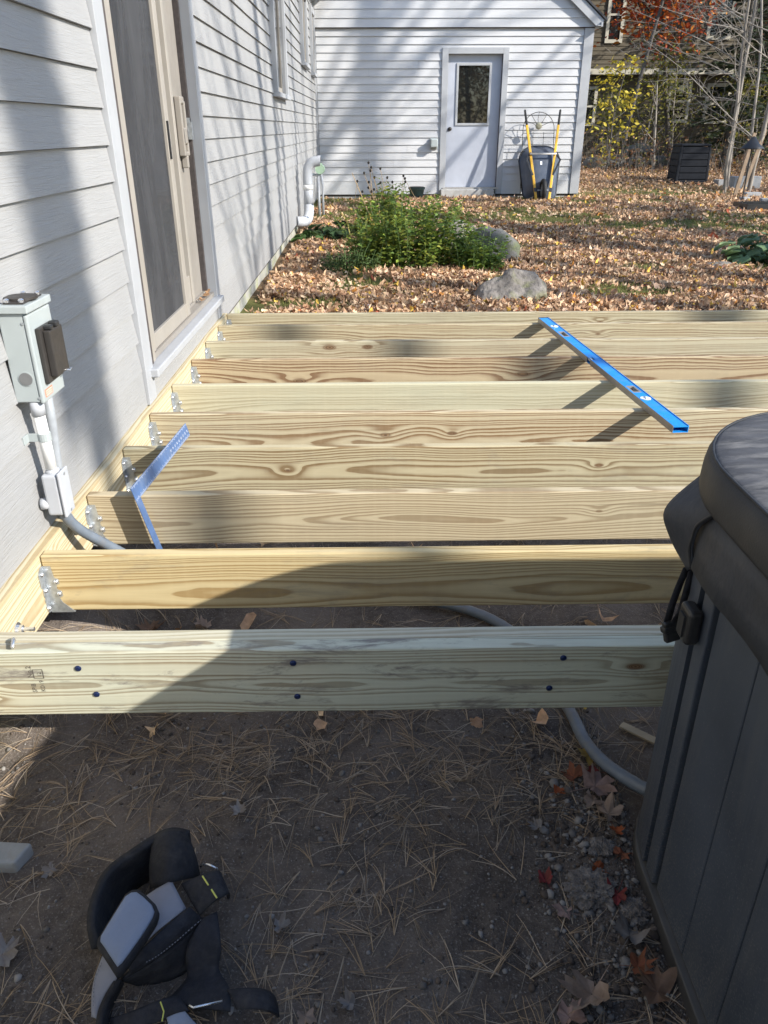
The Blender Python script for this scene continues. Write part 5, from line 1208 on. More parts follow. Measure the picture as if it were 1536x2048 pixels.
BLADE = [([(0, -0.5, 0), (0.22, -0.1, 0.05), (0.2, 0.2, 0.06), (0, 0.5, -0.06), (-0.2, 0.2, 0.06), (-0.22, -0.1, 0.05), (0, 0.0, 0.0)], [(0, 1, 6), (1, 2, 6), (2, 3, 6), (3, 4, 6), (4, 5, 6), (5, 0, 6)])]

def moss(x, y):
    m = ss(0.10, 0.42, mnoise.noise((x * 0.55, y * 0.9, 5.5)) + 0.35 * mnoise.noise((x * 1.9, y * 2.2, 1.5)))
    for bx, by, rx, ry, w_ in ((2.2, 12.6, 1.6, 0.6, 1.0), (2.2, 6.7, 0.5, 0.35, 0.9), (1.0, 13.4, 0.8, 0.35, 0.8), (4.2, 11.4, 1.3, 0.6, 0.8), (1.25, 7.35, 0.3, 0.3, 0.8), (5.2, 14.6, 1.2, 0.5, 0.7)):
        m = max(m, w_ * ss(1.3, 0.5, math.hypot((x - bx) / rx, (y - by) / ry) + 0.35 * mnoise.noise((x * 3, y * 3, 2))))
    return min(1.0, 1.25 * m) * (1 - ss(16, 20, y)) * ss(4.8, 6.2, y)
att = ground.data.color_attributes.new('moss', 'FLOAT_COLOR', 'POINT')
mc = np.array([moss(v[0], v[1]) if 4.8 < v[1] < 20 and -2 < v[0] < 14 else 0.0 for v in gv])
att.data.foreach_set('color', np.stack([mc, mc, mc, np.ones_like(mc)], 1).astype(np.float32).ravel())

# fallen leaves of the yard
def litter_field(n, x0f, x1f, y0, y1, smin, smax, keep=1.0):
    P = []
    while len(P) < n:
        y = rng.uniform(y0, y1); x = rng.uniform(x0f(y), x1f(y))
        if x < W + 0.04: continue
        if y > G - 0.15 and x < 3.95: continue
        m = moss(x, y)
        if rng.random() < 0.88 * m: continue
        if y > 5 and rng.random() > 0.55 + 0.9 * mnoise.noise((x * 2.1, y * 2.1, 6.0)) + 0.35: continue
        P.append((x, y))
    return P
pts_ = litter_field(30000, lambda y: W + 0.04, lambda y: 0.50 * y + 0.9, 5.15, 9.6, 0, 0)
pts_ += litter_field(26000, lambda y: W + 0.04, lambda y: 0.50 * y + 0.7, 9.6, 15.9, 0, 0)
pts_ += litter_field(12000, lambda y: 3.6, lambda y: 0.50 * y + 0.8, 15.7, 24.0, 0, 0)
pts_ += litter_field(260, lambda y: W + 0.05, lambda y: 2.6, 1.6, 5.1, 0, 0)
pp = np.array(pts_); N = len(pp)
zz = np.array([gz(x, y) for x, y in pts_])
pos = np.column_stack([pp, zz + nrng.uniform(0.004, 0.035, N)])
sc_ = nrng.uniform(0.032, 0.066, N) * (1 + 0.25 * (pp[:, 1] > 12))
pal = np.array([(0.48, 0.34, 0.23), (0.40, 0.265, 0.175), (0.55, 0.42, 0.30), (0.31, 0.19, 0.12), (0.43, 0.305, 0.235), (0.58, 0.46, 0.34), (0.26, 0.16, 0.11), (0.58, 0.40, 0.08), (0.46, 0.21, 0.05), (0.36, 0.10, 0.06)])
pw = np.array([.18, .17, .14, .15, .11, .09, .10, .03, .02, .01])
drift = np.array([1.22 + 0.35 * mnoise.noise((x * 0.9, y * 1.3, 2.0)) + 0.2 * mnoise.noise((x * 3.0, y * 3.0, 8.0)) for x, y in pts_])[:, None]
cols = pal[nrng.choice(len(pal), N, p=pw / pw.sum())] * np.array([1.10, 1.04, 0.94]) * nrng.uniform(0.8, 1.3, (N, 1)) * drift
sc_ = sc_ * np.exp(nrng.normal(0, 0.22, N))
lit = scatter('leaf_litter', LIT, pos, rot_mats(N, 0.58), sc_, cols, M['litter']); props(lit, 'thick layer of dry tan and brown fallen leaves over the yard', 'leaf litter', None, 'stuff')
# short grass and moss tufts where the leaves are thin
gp = []
while len(gp) < 14000:
    y = rng.uniform(5.6, 16.5); x = rng.uniform(W + 0.2, 0.5 * y + 0.6)
    if rng.random() < moss(x, y) ** 1.5 and not (y > 15.3 and x < 4): gp.append((x, y))
gp = np.array(gp); N = len(gp)
BL = [([(-0.08, 0, 0), (0.08, 0, 0), (0.05, 0.12, 0.6), (0.0, 0.35, 1.0)], [(0, 1, 2), (0, 2, 3)]), ([(-0.09, 0, 0), (0.09, 0, 0), (0.0, -0.3, 0.9)], [(0, 1, 2)])]
grs = scatter('grass', BL, np.column_stack([gp, [gz(x, y) - 0.003 for x, y in gp]]), rot_mats(N, 0.35), nrng.uniform(0.025, 0.06, N), np.array([(0.165, 0.175, 0.05)]) * nrng.uniform(0.6, 1.6, (N, 1)), M['leaf']); props(grs, 'short green grass and moss showing between the leaves', 'grass', None, 'stuff')

# pine needles on the bare soil
def needle_field():
    V, F, C = [], [], []
    def fascicle(x, y, yaw, L, k, z):
        for j in range(k):
            a = yaw + rng.gauss(0, 0.13); bend = rng.gauss(0, 0.9)
            l = L * rng.uniform(0.8, 1.1); w_ = 0.0008; b0 = len(V)
            lift = rng.uniform(0.0, 0.012); c = rng.choice(((0.36, 0.26, 0.165), (0.30, 0.215, 0.13), (0.42, 0.33, 0.235), (0.25, 0.18, 0.12), (0.40, 0.33, 0.25)))
            px_, py_ = x, y; seg = 4
            for s_ in range(seg + 1):
                t = s_ / seg
                ca_, sa_ = math.cos(a + bend * t * 0.35), math.sin(a + bend * t * 0.35)
                if s_: px_ += ca_ * l / seg; py_ += sa_ * l / seg
                zz_ = z + 0.0025 + lift * math.sin(math.pi * t) + (gz(px_, py_) - z)
                ww = w_ * (1 - 0.6 * t)
                V.append((px_ - sa_ * ww, py_ + ca_ * ww, zz_)); V.append((px_ + sa_ * ww, py_ - ca_ * ww, zz_ + 0.0006)); C.extend([c, c])
            for s_ in range(seg):
                i = b0 + 2 * s_; F.append((i, i + 1, i + 3, i + 2))
    def dens(x, y):
        d = 0.35 + 1.3 * mnoise.noise((x * 3.1, y * 3.1, 7.0)) + 0.6 * mnoise.noise((x * 8.0, y * 8.0, 3.0))
        d += 0.35 * ss(1.15, 1.5, y)
        return max(0.05, min(1, d))
    k = 0
    while k < 900:
        x = rng.uniform(-0.96, 0.60); y = rng.uniform(0.66, 1.55)
        if rng.random() > dens(x, y): continue
        fascicle(x, y, rng.uniform(0, 2 * math.pi), rng.uniform(0.06, 0.13), rng.choice((1, 2, 2, 3, 4)), gz(x, y)); k += 1
    k = 0
    while k < 1500:
        y = 1.5 + 3.4 * rng.random() ** 1.8; x = rng.uniform(-0.95, 0.62 + 0.42 * y)
        fascicle(x, y, rng.uniform(0, 2 * math.pi), rng.uniform(0.07, 0.14), rng.choice((2, 3, 4)), gz(x, y)); k += 1
    me = bpy.data.meshes.new('pine_needles'); me.from_pydata(V, [], F)
    at = me.color_attributes.new('Col', 'FLOAT_COLOR', 'POINT')
    at.data.foreach_set('color', np.column_stack([np.array(C), np.ones(len(C))]).astype(np.float32).ravel())
    me.materials.append(M['needle']); o = bpy.data.objects.new('pine_needles', me); COL.objects.link(o)
    props(o, 'scattered tan pine needles on the bare soil in front of the deck', 'pine needles', None, 'stuff')
needle_field()
# pebbles and crumbs of earth
PH = (1 + 5 ** 0.5) / 2
ICO = ([(-1, PH, 0), (1, PH, 0), (-1, -PH, 0), (1, -PH, 0), (0, -1, PH), (0, 1, PH), (0, -1, -PH), (0, 1, -PH), (PH, 0, -1), (PH, 0, 1), (-PH, 0, -1), (-PH, 0, 1)],
       [(0, 11, 5), (0, 5, 1), (0, 1, 7), (0, 7, 10), (0, 10, 11), (1, 5, 9), (5, 11, 4), (11, 10, 2), (10, 7, 6), (7, 1, 8), (3, 9, 4), (3, 4, 2), (3, 2, 6), (3, 6, 8), (3, 8, 9), (4, 9, 5), (2, 4, 11), (6, 2, 10), (8, 6, 7), (9, 8, 1)])
def jit(s, sd):
    rr = random.Random(sd); return ([(x * 0.5 * (1 + rr.uniform(-s, s)), y * 0.5 * (1 + rr.uniform(-s, s)), z * 0.34 * (1 + rr.uniform(-s, s))) for x, y, z in ICO[0]], ICO[1])
PEB = [jit(0.35, i) for i in range(5)]
pb = []
while len(pb) < 9000:
    x = rng.uniform(-0.97, 0.60); y = rng.uniform(0.66, 1.75)
    if rng.random() < 0.14 + 0.86 * ss(0.25, 0.5, x) * ss(1.5, 1.3, y) + 0.3 * max(0, mnoise.noise((x * 5, y * 5, 1))): pb.append((x, y))
pb = np.array(pb); N = len(pb)
ps = np.exp(nrng.normal(-6.15, 0.62, N)).clip(0.0010, 0.011) * (0.8 + 0.5 * (pb[:, 0] > 0.35))
pc_ = np.where(nrng.random((N, 1)) < 0.55, np.array([[0.085, 0.068, 0.056]]), np.array([[0.19, 0.178, 0.165]])) * nrng.uniform(0.6, 1.5, (N, 1))
peb = scatter('pebbles', PEB, np.column_stack([pb, [gz(x, y) for x, y in pb]]) + np.column_stack([np.zeros(N), np.zeros(N), ps * 0.2]), rot_mats(N, 0.5), ps, pc_, M['pebble']); props(peb, 'small grey pebbles and crumbs of soil beside the hot tub', 'pebbles', None, 'stuff')
# larger clods along the tub
for i, (x, y, s_, lab) in enumerate(((0.455, 1.10, 0.045, 'largest crumbly soil clod on the ground near the tub corner'), (0.50, 1.20, 0.026, 'small crumbly soil clod below the tan leaves by the tub'), (0.525, 1.05, 0.026, 'crumbly soil clod tucked against the tub base'))):
    bm = bmesh.new(); bmesh.ops.create_icosphere(bm, subdivisions=5, radius=1.0)
    for v in bm.verts:
        k = 1 + 0.35 * mnoise.noise(v.co * 1.7 + Vector((i * 3.1, 0, 0))) + 0.28 * mnoise.noise(v.co * 4 + Vector((0, i * 2.0, 0))) + 0.20 * mnoise.noise(v.co * 11) + 0.10 * mnoise.noise(v.co * 25)
        v.co = Vector((v.co.x * 1.15, v.co.y, v.co.z * 0.5)) * k * s_
    me = bpy.data.meshes.new('soil_clod'); bm.to_mesh(me); bm.free(); me.materials.append(M['clod'] if 'clod' in M else M.setdefault('clod', speckle('grey_crumbly_soil', (0.15, 0.13, 0.115), 0.4, 60, 0.95, bump=1.0, bscale=160, dirt=(0.28, 0.26, 0.24), dirt_amt=0.7, bdist=0.006)))
    o_ = bpy.data.objects.new('soil_clod', me); COL.objects.link(o_); o_.location = (x, y, gz(x, y) + s_ * 0.15); o_.rotation_euler = (0, 0, i)
    props(o_, lab, 'soil clod', 'soil clods by the tub')

# individually visible leaves on the soil
def maple(seedv, size, curl):
    rr = random.Random(seedv); jt = [rr.uniform(0.72, 1.18) for _ in range(40)]
    prof = [(0.0, 0.95), (0.10, 0.74), (0.17, 0.76), (0.25, 0.56), (0.36, 0.74), (0.46, 0.88), (0.54, 0.70), (0.64, 0.68), (0.75, 0.54), (0.86, 0.62), (1.0, 0.70), (1.12, 0.58), (1.40, 0.42), (1.57, 0.20)]
    ang = [p[0] * 2 for p in prof]
    out = [(a, r_) for a, r_ in zip(ang, [p[1] for p in prof])]
    full = out + [(-a, r_) for a, r_ in reversed(out[1:])]
    vs = []; n = len(full)
    for ring in (0.0, 0.5, 1.0):
        for q_, (a, r_) in enumerate(full):
            R__ = r_ * ring * (jt[q_] if ring == 1.0 else 1.0) if ring else 0.02
            x, y = R__ * math.cos(a) * 0.55, R__ * math.sin(a) * 0.55
            vs.append((x * size, y * size, size * (curl[0] * x * x + curl[1] * y * y + curl[2] * x * abs(y) + 0.09 * ring * math.sin(a * 3 + seedv) + 0.05 * ring * math.sin(a * 7 + seedv * 2) + rr.uniform(-0.04, 0.04) * ring)))
    fs = []
    for j in range(2):
        for i in range(n):
            i2 = (i + 1) % n; fs.append((j * n + i, j * n + i2, (j + 1) * n + i2, (j + 1) * n + i))
    b = len(vs); vs += [(-0.03 * size, 0.012 * size, 0), (-0.03 * size, -0.012 * size, 0.004 * size), (-0.62 * size, 0.05 * size, 0.05 * size), (-0.62 * size, 0.065 * size, 0.055 * size)]
    fs.append((b, b + 1, b + 2, b + 3))
    return vs, fs
LC = {'tan': (0.36, 0.27, 0.21), 'pink': (0.36, 0.25, 0.22), 'grey': (0.27, 0.255, 0.245), 'brown': (0.23, 0.145, 0.10), 'red': (0.22, 0.035, 0.04), 'orange': (0.33, 0.085, 0.03), 'yellow': (0.42, 0.28, 0.07), 'rust': (0.22, 0.075, 0.04)}
LEAVES = [(0.535, 1.385, 0.125, 'pink', 0.3, 'large pale tan maple leaf beside the hose by the tub'), (0.545, 1.300, 0.095, 'tan', 2.2, 'tan curled leaf below the large maple leaf by the tub'),
    (0.500, 0.990, 0.100, 'grey', 1.0, 'grey white torn maple leaf beside the tub base'), (0.395, 0.875, 0.120, 'tan', 4.0, 'tan folded leaf at the bottom edge near the tub'),
    (0.520, 0.880, 0.135, 'brown', 2.6, 'large curled brown leaf against the tub base'), (0.440, 1.373, 0.050, 'orange', 0.5, 'small orange leaf left of the red leaves'),
    (0.488, 1.415, 0.085, 'rust', 1.5, 'rust coloured leaf under the hose'), (0.548, 1.432, 0.055, 'red', 3.3, 'deep red leaf touching the hose'),
    (0.545, 1.245, 0.050, 'orange', 5.0, 'bright orange leaf among the grey stones'), (0.538, 1.180, 0.070, 'rust', 0.9, 'dark rust leaf close to the tub corner'),
    (0.360, 1.121, 0.055, 'red', 2.0, 'crimson leaf lying apart on bare soil'), (0.500, 1.080, 0.070, 'red', 4.2, 'crimson leaf close to the tub side'),
    (0.478, 1.148, 0.055, 'orange', 5.6, 'narrow orange red leaf beside a soil clod'), (0.545, 1.490, 0.085, 'yellow', 4.6, 'dull yellow leaf leaning on the hose'),
    (-0.735, 0.970, 0.105, 'grey', 1.2, 'pale grey leaf at the left edge of the soil'), (-0.200, 1.026, 0.062, 'grey', 0.2, 'pale leaf with holes right of the work belt'),
    (-0.055, 0.876, 0.055, 'grey', 3.0, 'small pale leaf in the bottom middle of the soil'), (-0.135, 0.853, 0.058, 'tan', 5.0, 'small tan leaf right of the belt strap'),
    (0.345, 0.836, 0.090, 'pink', 0.8, 'pinkish brown leaf at the very bottom near the tub'), (0.384, 1.044, 0.060, 'pink', 2.9, 'small pinkish leaf on dark soil left of the crimson one'),
    (-0.720, 1.178, 0.050, 'grey', 4.0, 'small pale leaf right of the paver fragment'), (-0.325, 1.315, 0.060, 'grey', 1.7, 'flat grey leaf on soil above the belt'),
    (0.370, 1.268, 0.050, 'grey', 2.4, 'crumpled grey leaf left of the tub stones'), (0.500, 0.930, 0.070, 'rust', 0.0, 'dark red leaf tucked at the tub base'),
    (-0.735, 2.080, 0.120, 'brown', 1.2, 'golden brown leaf under the deck beside the ledger'), (-0.56, 2.09, 0.100, 'tan', 3.0, 'pale curled leaf under the deck behind the rim'),
    (-0.25, 2.56, 0.09, 'pink', 2.2, 'pinkish leaf under the deck between the second and third joists'), (0.52, 1.34, 0.075, 'tan', 3.9, 'tan leaf overlapping the large maple leaf')]
for i, (x, y, s_, c, a, lab) in enumerate(LEAVES):
    s_ *= 0.85
    vs, fs = maple(i + 3, s_, (rng.uniform(-0.6, 1.8), rng.uniform(-0.2, 2.6), rng.uniform(-0.9, 0.9)))
    me = bpy.data.meshes.new('fallen_leaf'); me.from_pydata(vs, [], fs); me.polygons.foreach_set('use_smooth', [True] * len(me.polygons))
    at = me.color_attributes.new('Col', 'FLOAT_COLOR', 'POINT'); k = rng.uniform(0.85, 1.15)
    for d in at.data: d.color = (*[q * k for q in LC[c]], 1)
    me.materials.append(M['litter'])
    o_ = bpy.data.objects.new('fallen_leaf', me); COL.objects.link(o_)
    o_.location = (x, y, gz(x, y) + 0.010 + 0.05 * s_); o_.rotation_euler = (rng.uniform(-0.3, 0.3), rng.uniform(-0.3, 0.3), a)
    props(o_, lab, 'leaf', 'single leaves on the soil')

# ------------------------------------------------------------------ boulders
def boulder(name, c, size, seedv, mat, label, rz=0.0, group='boulders in the yard', planes=5):
    rr = random.Random(seedv)
    bm = bmesh.new(); bmesh.ops.create_icosphere(bm, subdivisions=4, radius=1.0)
    cuts = []
    for _ in range(planes):
        d = Vector((rr.gauss(0, 1), rr.gauss(0, 1), rr.gauss(0.3, 0.8))).normalized(); cuts.append((d, rr.uniform(0.55, 0.8)))
    for v in bm.verts:
        p = v.co.copy()
        for d, l in cuts:
            e = p.dot(d) - l
            if e > 0: p -= d * e * 0.92
        k = 1 + 0.13 * mnoise.noise(p * 1.6 + Vector((seedv, 0, 0))) + 0.05 * mnoise.noise(p * 5 + Vector((0, seedv, 0))) + 0.02 * mnoise.noise(p * 14)
        v.co = Vector((p.x * size[0], p.y * size[1], p.z * size[2])) * k
    me = bpy.data.meshes.new(name); bm.to_mesh(me); bm.free()
    me.polygons.foreach_set('use_smooth', [True] * len(me.polygons)); me.materials.append(mat)
    o = bpy.data.objects.new(name, me); COL.objects.link(o); o.location = c; o.rotation_euler = (0, 0, rz)
    props(o, label, 'boulder', group); return o
def wedge_boulder(c, pts, mat, label):
    bm = bmesh.new()
    for p in pts: bm.verts.new(p)
    r_ = bmesh.ops.convex_hull(bm, input=bm.verts)
    bmesh.ops.triangulate(bm, faces=bm.faces)
    for _ in range(4): bmesh.ops.subdivide_edges(bm, edges=bm.edges, cuts=1, use_grid_fill=True)
    for it in range(2): bmesh.ops.smooth_vert(bm, verts=bm.verts, factor=0.5, use_axis_x=True, use_axis_y=True, use_axis_z=True)
    bm.normal_update()
    for v in bm.verts:
        p = v.co
        v.co = p + v.normal * (0.034 * mnoise.noise(p * 5 + Vector((3, 0, 0))) + 0.020 * mnoise.noise(p * 13) + 0.006 * mnoise.noise(p * 40))
    me = bpy.data.meshes.new('boulder'); bm.to_mesh(me); bm.free()
    me.polygons.foreach_set('use_smooth', [True] * len(me.polygons)); me.materials.append(mat)
    o = bpy.data.objects.new('boulder', me); COL.objects.link(o); o.location = c
    props(o, label, 'boulder', 'boulders in the yard'); return o
wedge_boulder((1.09, 6.40, 0.155), [(-0.36, -0.12, 0.0), (-0.32, 0.1, 0.02), (-0.22, -0.18, 0.06), (0.05, -0.22, 0.10), (0.27, -0.20, 0.13), (0.33, -0.12, 0.0), (0.33, 0.02, 0.17), (0.24, 0.10, 0.25), (0.0, 0.10, 0.27), (-0.16, 0.06, 0.19), (0.10, 0.22, 0.18), (0.27, 0.22, 0.0), (-0.2, 0.22, 0.0), (0.1, -0.2, -0.05), (-0.25, -0.16, -0.03)], M['rock'], 'mossy granite boulder just behind the far edge of the deck')
boulder('boulder', (1.27, 8.62, 0.26), (0.36, 0.28, 0.27), 6.1, M['rockdark'], 'dark mossy boulder right of the green bush')
boulder('boulder', (1.0, 9.7, 0.22), (0.36, 0.26, 0.26), 8.4, M['rock'], 'pale grey rock behind the green bush', 0.5)
boulder('boulder', (-0.02, 6.05, 0.20), (0.15, 0.09, 0.045), 2.2, speckle('pink_stone', (0.40, 0.31, 0.27), 0.1, 9, 0.8), 'flat pinkish stone against the far joist')
boulder('boulder', (3.45, 7.9, 0.20), (0.20, 0.14, 0.07), 5.2, M['rock'], 'low flat grey stone left of the hosta')
boulder('boulder', (4.15, 7.45, 0.20), (0.35, 0.16, 0.09), 9.2, M['rockdark'], 'low mossy stone under the hosta at right')
for i, (x, y, z, sx, sy, sz, lab) in enumerate(((5.72, 21.6, 0.62, 0.30, 0.3, 0.22, 'leftmost grey boulder of the row below the brown house'), (6.25, 21.7, 0.62, 0.33, 0.3, 0.24, 'second grey boulder of the row below the brown house'), (6.75, 21.5, 0.66, 0.30, 0.3, 0.20, 'mossy middle boulder of the row below the brown house'), (6.95, 22.1, 0.92, 0.42, 0.35, 0.18, 'flat dark capstone boulder atop the row by the brown house'), (7.45, 21.8, 0.62, 0.28, 0.3, 0.18, 'right end boulder of the row below the brown house'))):
    boulder('boulder', (x, y, z), (sx, sy, sz), 11.3 + i * 2.7, M['rockdark'], lab, i, 'boulder row below the brown house')

# ------------------------------------------------------------------ plants near the middle
def foliage(name, P, Rm, S, Cc, parent, mat=None, temps=BLADE):
    return scatter(name, temps, np.array(P), Rm, np.array(S), np.array(Cc), mat or M['leaf'], parent, tuple(origin_of(parent)))
def dir_mats(dirs, roll_sd=0.5):
    """leaf +Y axis along dir, face turned upwards"""
    out = []
    for d in dirs:
        d = Vector(d).normalized(); s_ = d.cross(Vector((0, 0, 1)))
        if s_.length < 0.05: s_ = Vector((1, 0, 0))
        s_.normalize(); u = s_.cross(d)
        a = rng.gauss(0, roll_sd); s2 = s_ * math.cos(a) + u * math.sin(a); u2 = s2.cross(d)
        out.append([[s2.x, d.x, u2.x], [s2.y, d.y, u2.y], [s2.z, d.z, u2.z]])
    return np.array(out)
def stem_bush(name, cx_, cy_, rx, ry, h, nst, leaf, colr, label, seedv, lean=0.30, gap=0.035, cat='shrub', stemmat='greenstem', group=None):
    rr = random.Random(seedv)
    t = thing(name, (cx_, cy_, gz(cx_, cy_)), label, cat, group)
    sm = MB(); P, D, S, Cc = [], [], [], []
    for _ in range(nst):
        a = rr.uniform(0, 2 * math.pi); q = math.sqrt(rr.random())
        bx, by = cx_ + rx * 0.75 * q * math.cos(a), cy_ + ry * 0.75 * q * math.sin(a)
        hh = h * rr.uniform(0.42, 1.15) * (1 - 0.4 * q * q)
        lx, ly = lean * hh * (math.cos(a) * q + rr.gauss(0, 0.5)), lean * hh * (math.sin(a) * q + rr.gauss(0, 0.5))
        z0 = gz(bx, by) - 0.02
        pth = [Vector((bx + lx * t_ * t_, by + ly * t_ * t_, z0 + hh * t_)) for t_ in (0, 0.35, 0.7, 1.0)]
        sm.tube(pth, [0.004, 0.0035, 0.003, 0.0015], 4, False)
        m = int(hh / gap)
        for k in range(m):
            t_ = (k + rr.random()) / m
            p = Vector((bx + lx * t_ * t_, by + ly * t_ * t_, z0 + hh * t_))
            ya = rr.uniform(0, 2 * math.pi)
            for s_ in (0, math.pi, rr.uniform(1, 2)):
                d = Vector((math.cos(ya + s_), math.sin(ya + s_), rr.uniform(-0.35, 0.55)))
                L = leaf * rr.uniform(0.6, 1.25) * (0.7 + 0.5 * math.sin(math.pi * min(1, t_ + 0.1)))
                P.append(tuple(p + d * L * 0.55)); D.append(d); S.append(L)
                c = colr[rr.randrange(len(colr))]; v = rr.uniform(0.7, 1.3); Cc.append(tuple(x * v for x in c))
    sm.build('stems', M[stemmat], t)
    foliage('leaves', P, dir_mats(D), S, Cc, t)
    return t
GREEN = [(0.15, 0.23, 0.035), (0.11, 0.185, 0.035), (0.22, 0.30, 0.045), (0.13, 0.22, 0.05)]
LIME = [(0.25, 0.30, 0.045), (0.32, 0.31, 0.05), (0.19, 0.25, 0.045)]
stem_bush('leafy_bush', 0.35, 8.15, 0.82, 0.52, 0.72, 145, 0.066, GREEN + [(0.24, 0.29, 0.05), (0.28, 0.30, 0.05)], 'bright green bushy perennial in the middle of the yard', 21)
stem_bush('leafy_bush', 1.04, 7.85, 0.30, 0.24, 0.42, 55, 0.060, GREEN, 'small green leafy plant in front of the dark boulder', 22)
stem_bush('leafy_bush', -0.22, 7.75, 0.34, 0.26, 0.30, 50, 0.045, [(0.055, 0.10, 0.03), (0.07, 0.12, 0.035)], 'low dark green feathery plant left of the bright bush', 23)
stem_bush('leafy_bush', 0.30, 10.4, 0.50, 0.32, 0.62, 60, 0.10, LIME + GREEN, 'pale lime green leafy clump behind the bright bush', 24, gap=0.05)
def rosette(name, cx_, cy_, n, leaf, colr, label, seedv, hmax=0.25, spread=0.35, cat='hosta'):
    rr = random.Random(seedv); t = thing(name, (cx_, cy_, gz(cx_, cy_)), label, cat)
    st_ = MB()
    for i in range(n):
        a = rr.uniform(0, 2 * math.pi); q = rr.uniform(0.15, 1) ** 0.7 * spread; L = leaf * rr.uniform(0.7, 1.2)
        c = Vector((cx_ + q * math.cos(a), cy_ + q * math.sin(a) * 0.8, gz(cx_, cy_) + hmax * rr.uniform(0.3, 1.0) * (1 - 0.4 * q / spread)))
        st_.tube([(cx_ + 0.2 * q * math.cos(a), cy_ + 0.2 * q * math.sin(a), gz(cx_, cy_) - 0.02), c], [0.006, 0.004], 4, False)
        d = Vector((math.cos(a), math.sin(a), rr.uniform(-0.5, 0.1))).normalized(); s_ = d.cross(Vector((0, 0, 1))).normalized(); u = s_.cross(d)
        mb = MB(); vs = []; rows = 6
        for k in range(rows + 1):
            tt = k / rows; wv = L * 0.52 * math.sin(math.pi * (0.06 + 0.94 * tt) ** 0.75) + 0.001
            for m_, j in enumerate((-1, -0.5, 0, 0.5, 1)):
                z_ = -0.25 * L * tt * tt + 0.10 * L * abs(j) + 0.012 * math.sin(j * 9 + k)
                vs.append(c + d * (tt * L - 0.1 * L) + s_ * (j * wv) + u * z_)
        fs = [(r_ * 5 + i_, r_ * 5 + i_ + 1, (r_ + 1) * 5 + i_ + 1, (r_ + 1) * 5 + i_) for r_ in range(rows) for i_ in range(4)]
        mb.add(vs, fs); o = mb.build('leaf', M['leaf'], t, smooth=True)
        at = o.data.color_attributes.new('Col', 'FLOAT_COLOR', 'POINT'); cc_ = colr[rr.randrange(len(colr))]; v = rr.uniform(0.8, 1.25)
        for d_ in at.data: d_.color = (*[x * v for x in cc_], 1)
    st_.build('leaf_stalks', M['greenstem'], t)
    return t
rosette('hosta', -0.42, 10.35, 34, 0.17, [(0.035, 0.075, 0.03), (0.05, 0.095, 0.035)], 'dark green broad leaved clump beside the house wall', 31, 0.22, 0.36)
rosette('hosta', 4.10, 8.25, 60, 0.165, [(0.16, 0.25, 0.12), (0.22, 0.31, 0.15)], 'broad leaved green hosta at the right edge of the yard', 32, 0.34, 0.45)
rosette('hosta', -0.78, 9.95, 7, 0.13, [(0.06, 0.12, 0.035)], 'few bright green leaves at the foot of the house wall', 33, 0.14, 0.14)
# yellowing strap leaves
dl = thing('daylily', (-0.05, 10.0, gz(-0.05, 10.0)), 'daylily with arching yellow green strap leaves behind the bush', 'daylily')
for i in range(26):
    a = rng.uniform(0, 2 * math.pi); L = rng.uniform(0.22, 0.42); b = Vector((-0.05 + rng.gauss(0, 0.05), 10.0 + rng.gauss(0, 0.05), gz(0, 10)))
    o2d = Vector((math.cos(a), math.sin(a), 0)); mb = MB()
    mb.ribbon([b, b + o2d * L * 0.25 + Vector((0, 0, L * 0.65)), b + o2d * L * 0.6 + Vector((0, 0, L * 0.85)), b + o2d * L * 0.95 + Vector((0, 0, L * 0.55))], [0.014, 0.016, 0.013, 0.003], o2d.cross(Vector((0, 0, 1))), 0.0015)
    o = mb.build('leaf', M['leaf'], dl); at = o.data.color_attributes.new('Col', 'FLOAT_COLOR', 'POINT'); c = rng.choice(((0.42, 0.30, 0.05), (0.30, 0.27, 0.06), (0.16, 0.20, 0.05)))
    for d_ in at.data: d_.color = (*c, 1)
# dry coneflower stems with black heads
cf = thing('coneflower', (0.15, 10.5, gz(0.15, 10.5)), 'dried coneflower stems with black seed heads rising behind the bush', 'flower')
smb = MB()
for i in range(20):
    bx, by = 0.2 + rng.gauss(0, 0.16), 10.5 + rng.gauss(0, 0.12); z0 = gz(bx, by); hh = rng.uniform(0.5, 0.86)
    tx, ty = bx + rng.uniform(-0.30, 0.30), by + rng.uniform(-0.15, 0.15); tp_ = Vector((tx, ty, z0 + hh))
    smb.tube([(bx, by, z0), (bx + (tx - bx) * 0.3, by, z0 + hh * 0.5), tp_], [0.0045, 0.0035, 0.0022], 4, False)
    mb = MB(); mb.tube([tp_ - Vector((0, 0, 0.008)), tp_ + Vector((0, 0, 0.004)), tp_ + Vector((0, 0, 0.018)), tp_ + Vector((0, 0, 0.026))], [0.007, 0.015, 0.013, 0.004], 8); mb.build('seed_head', M['seed'], cf, smooth=True)
for (a, b) in (((0.10, 10.2, 0.2), (-0.24, 10.25, 0.98)), ((0.02, 10.1, 0.2), (-0.02, 10.15, 0.72)), ((0.12, 10.1, 0.2), (0.08, 10.15, 0.70))):
    smb.tube([a, b], [0.008, 0.004], 5, False)
smb.build('stalks', M['stem'], cf)
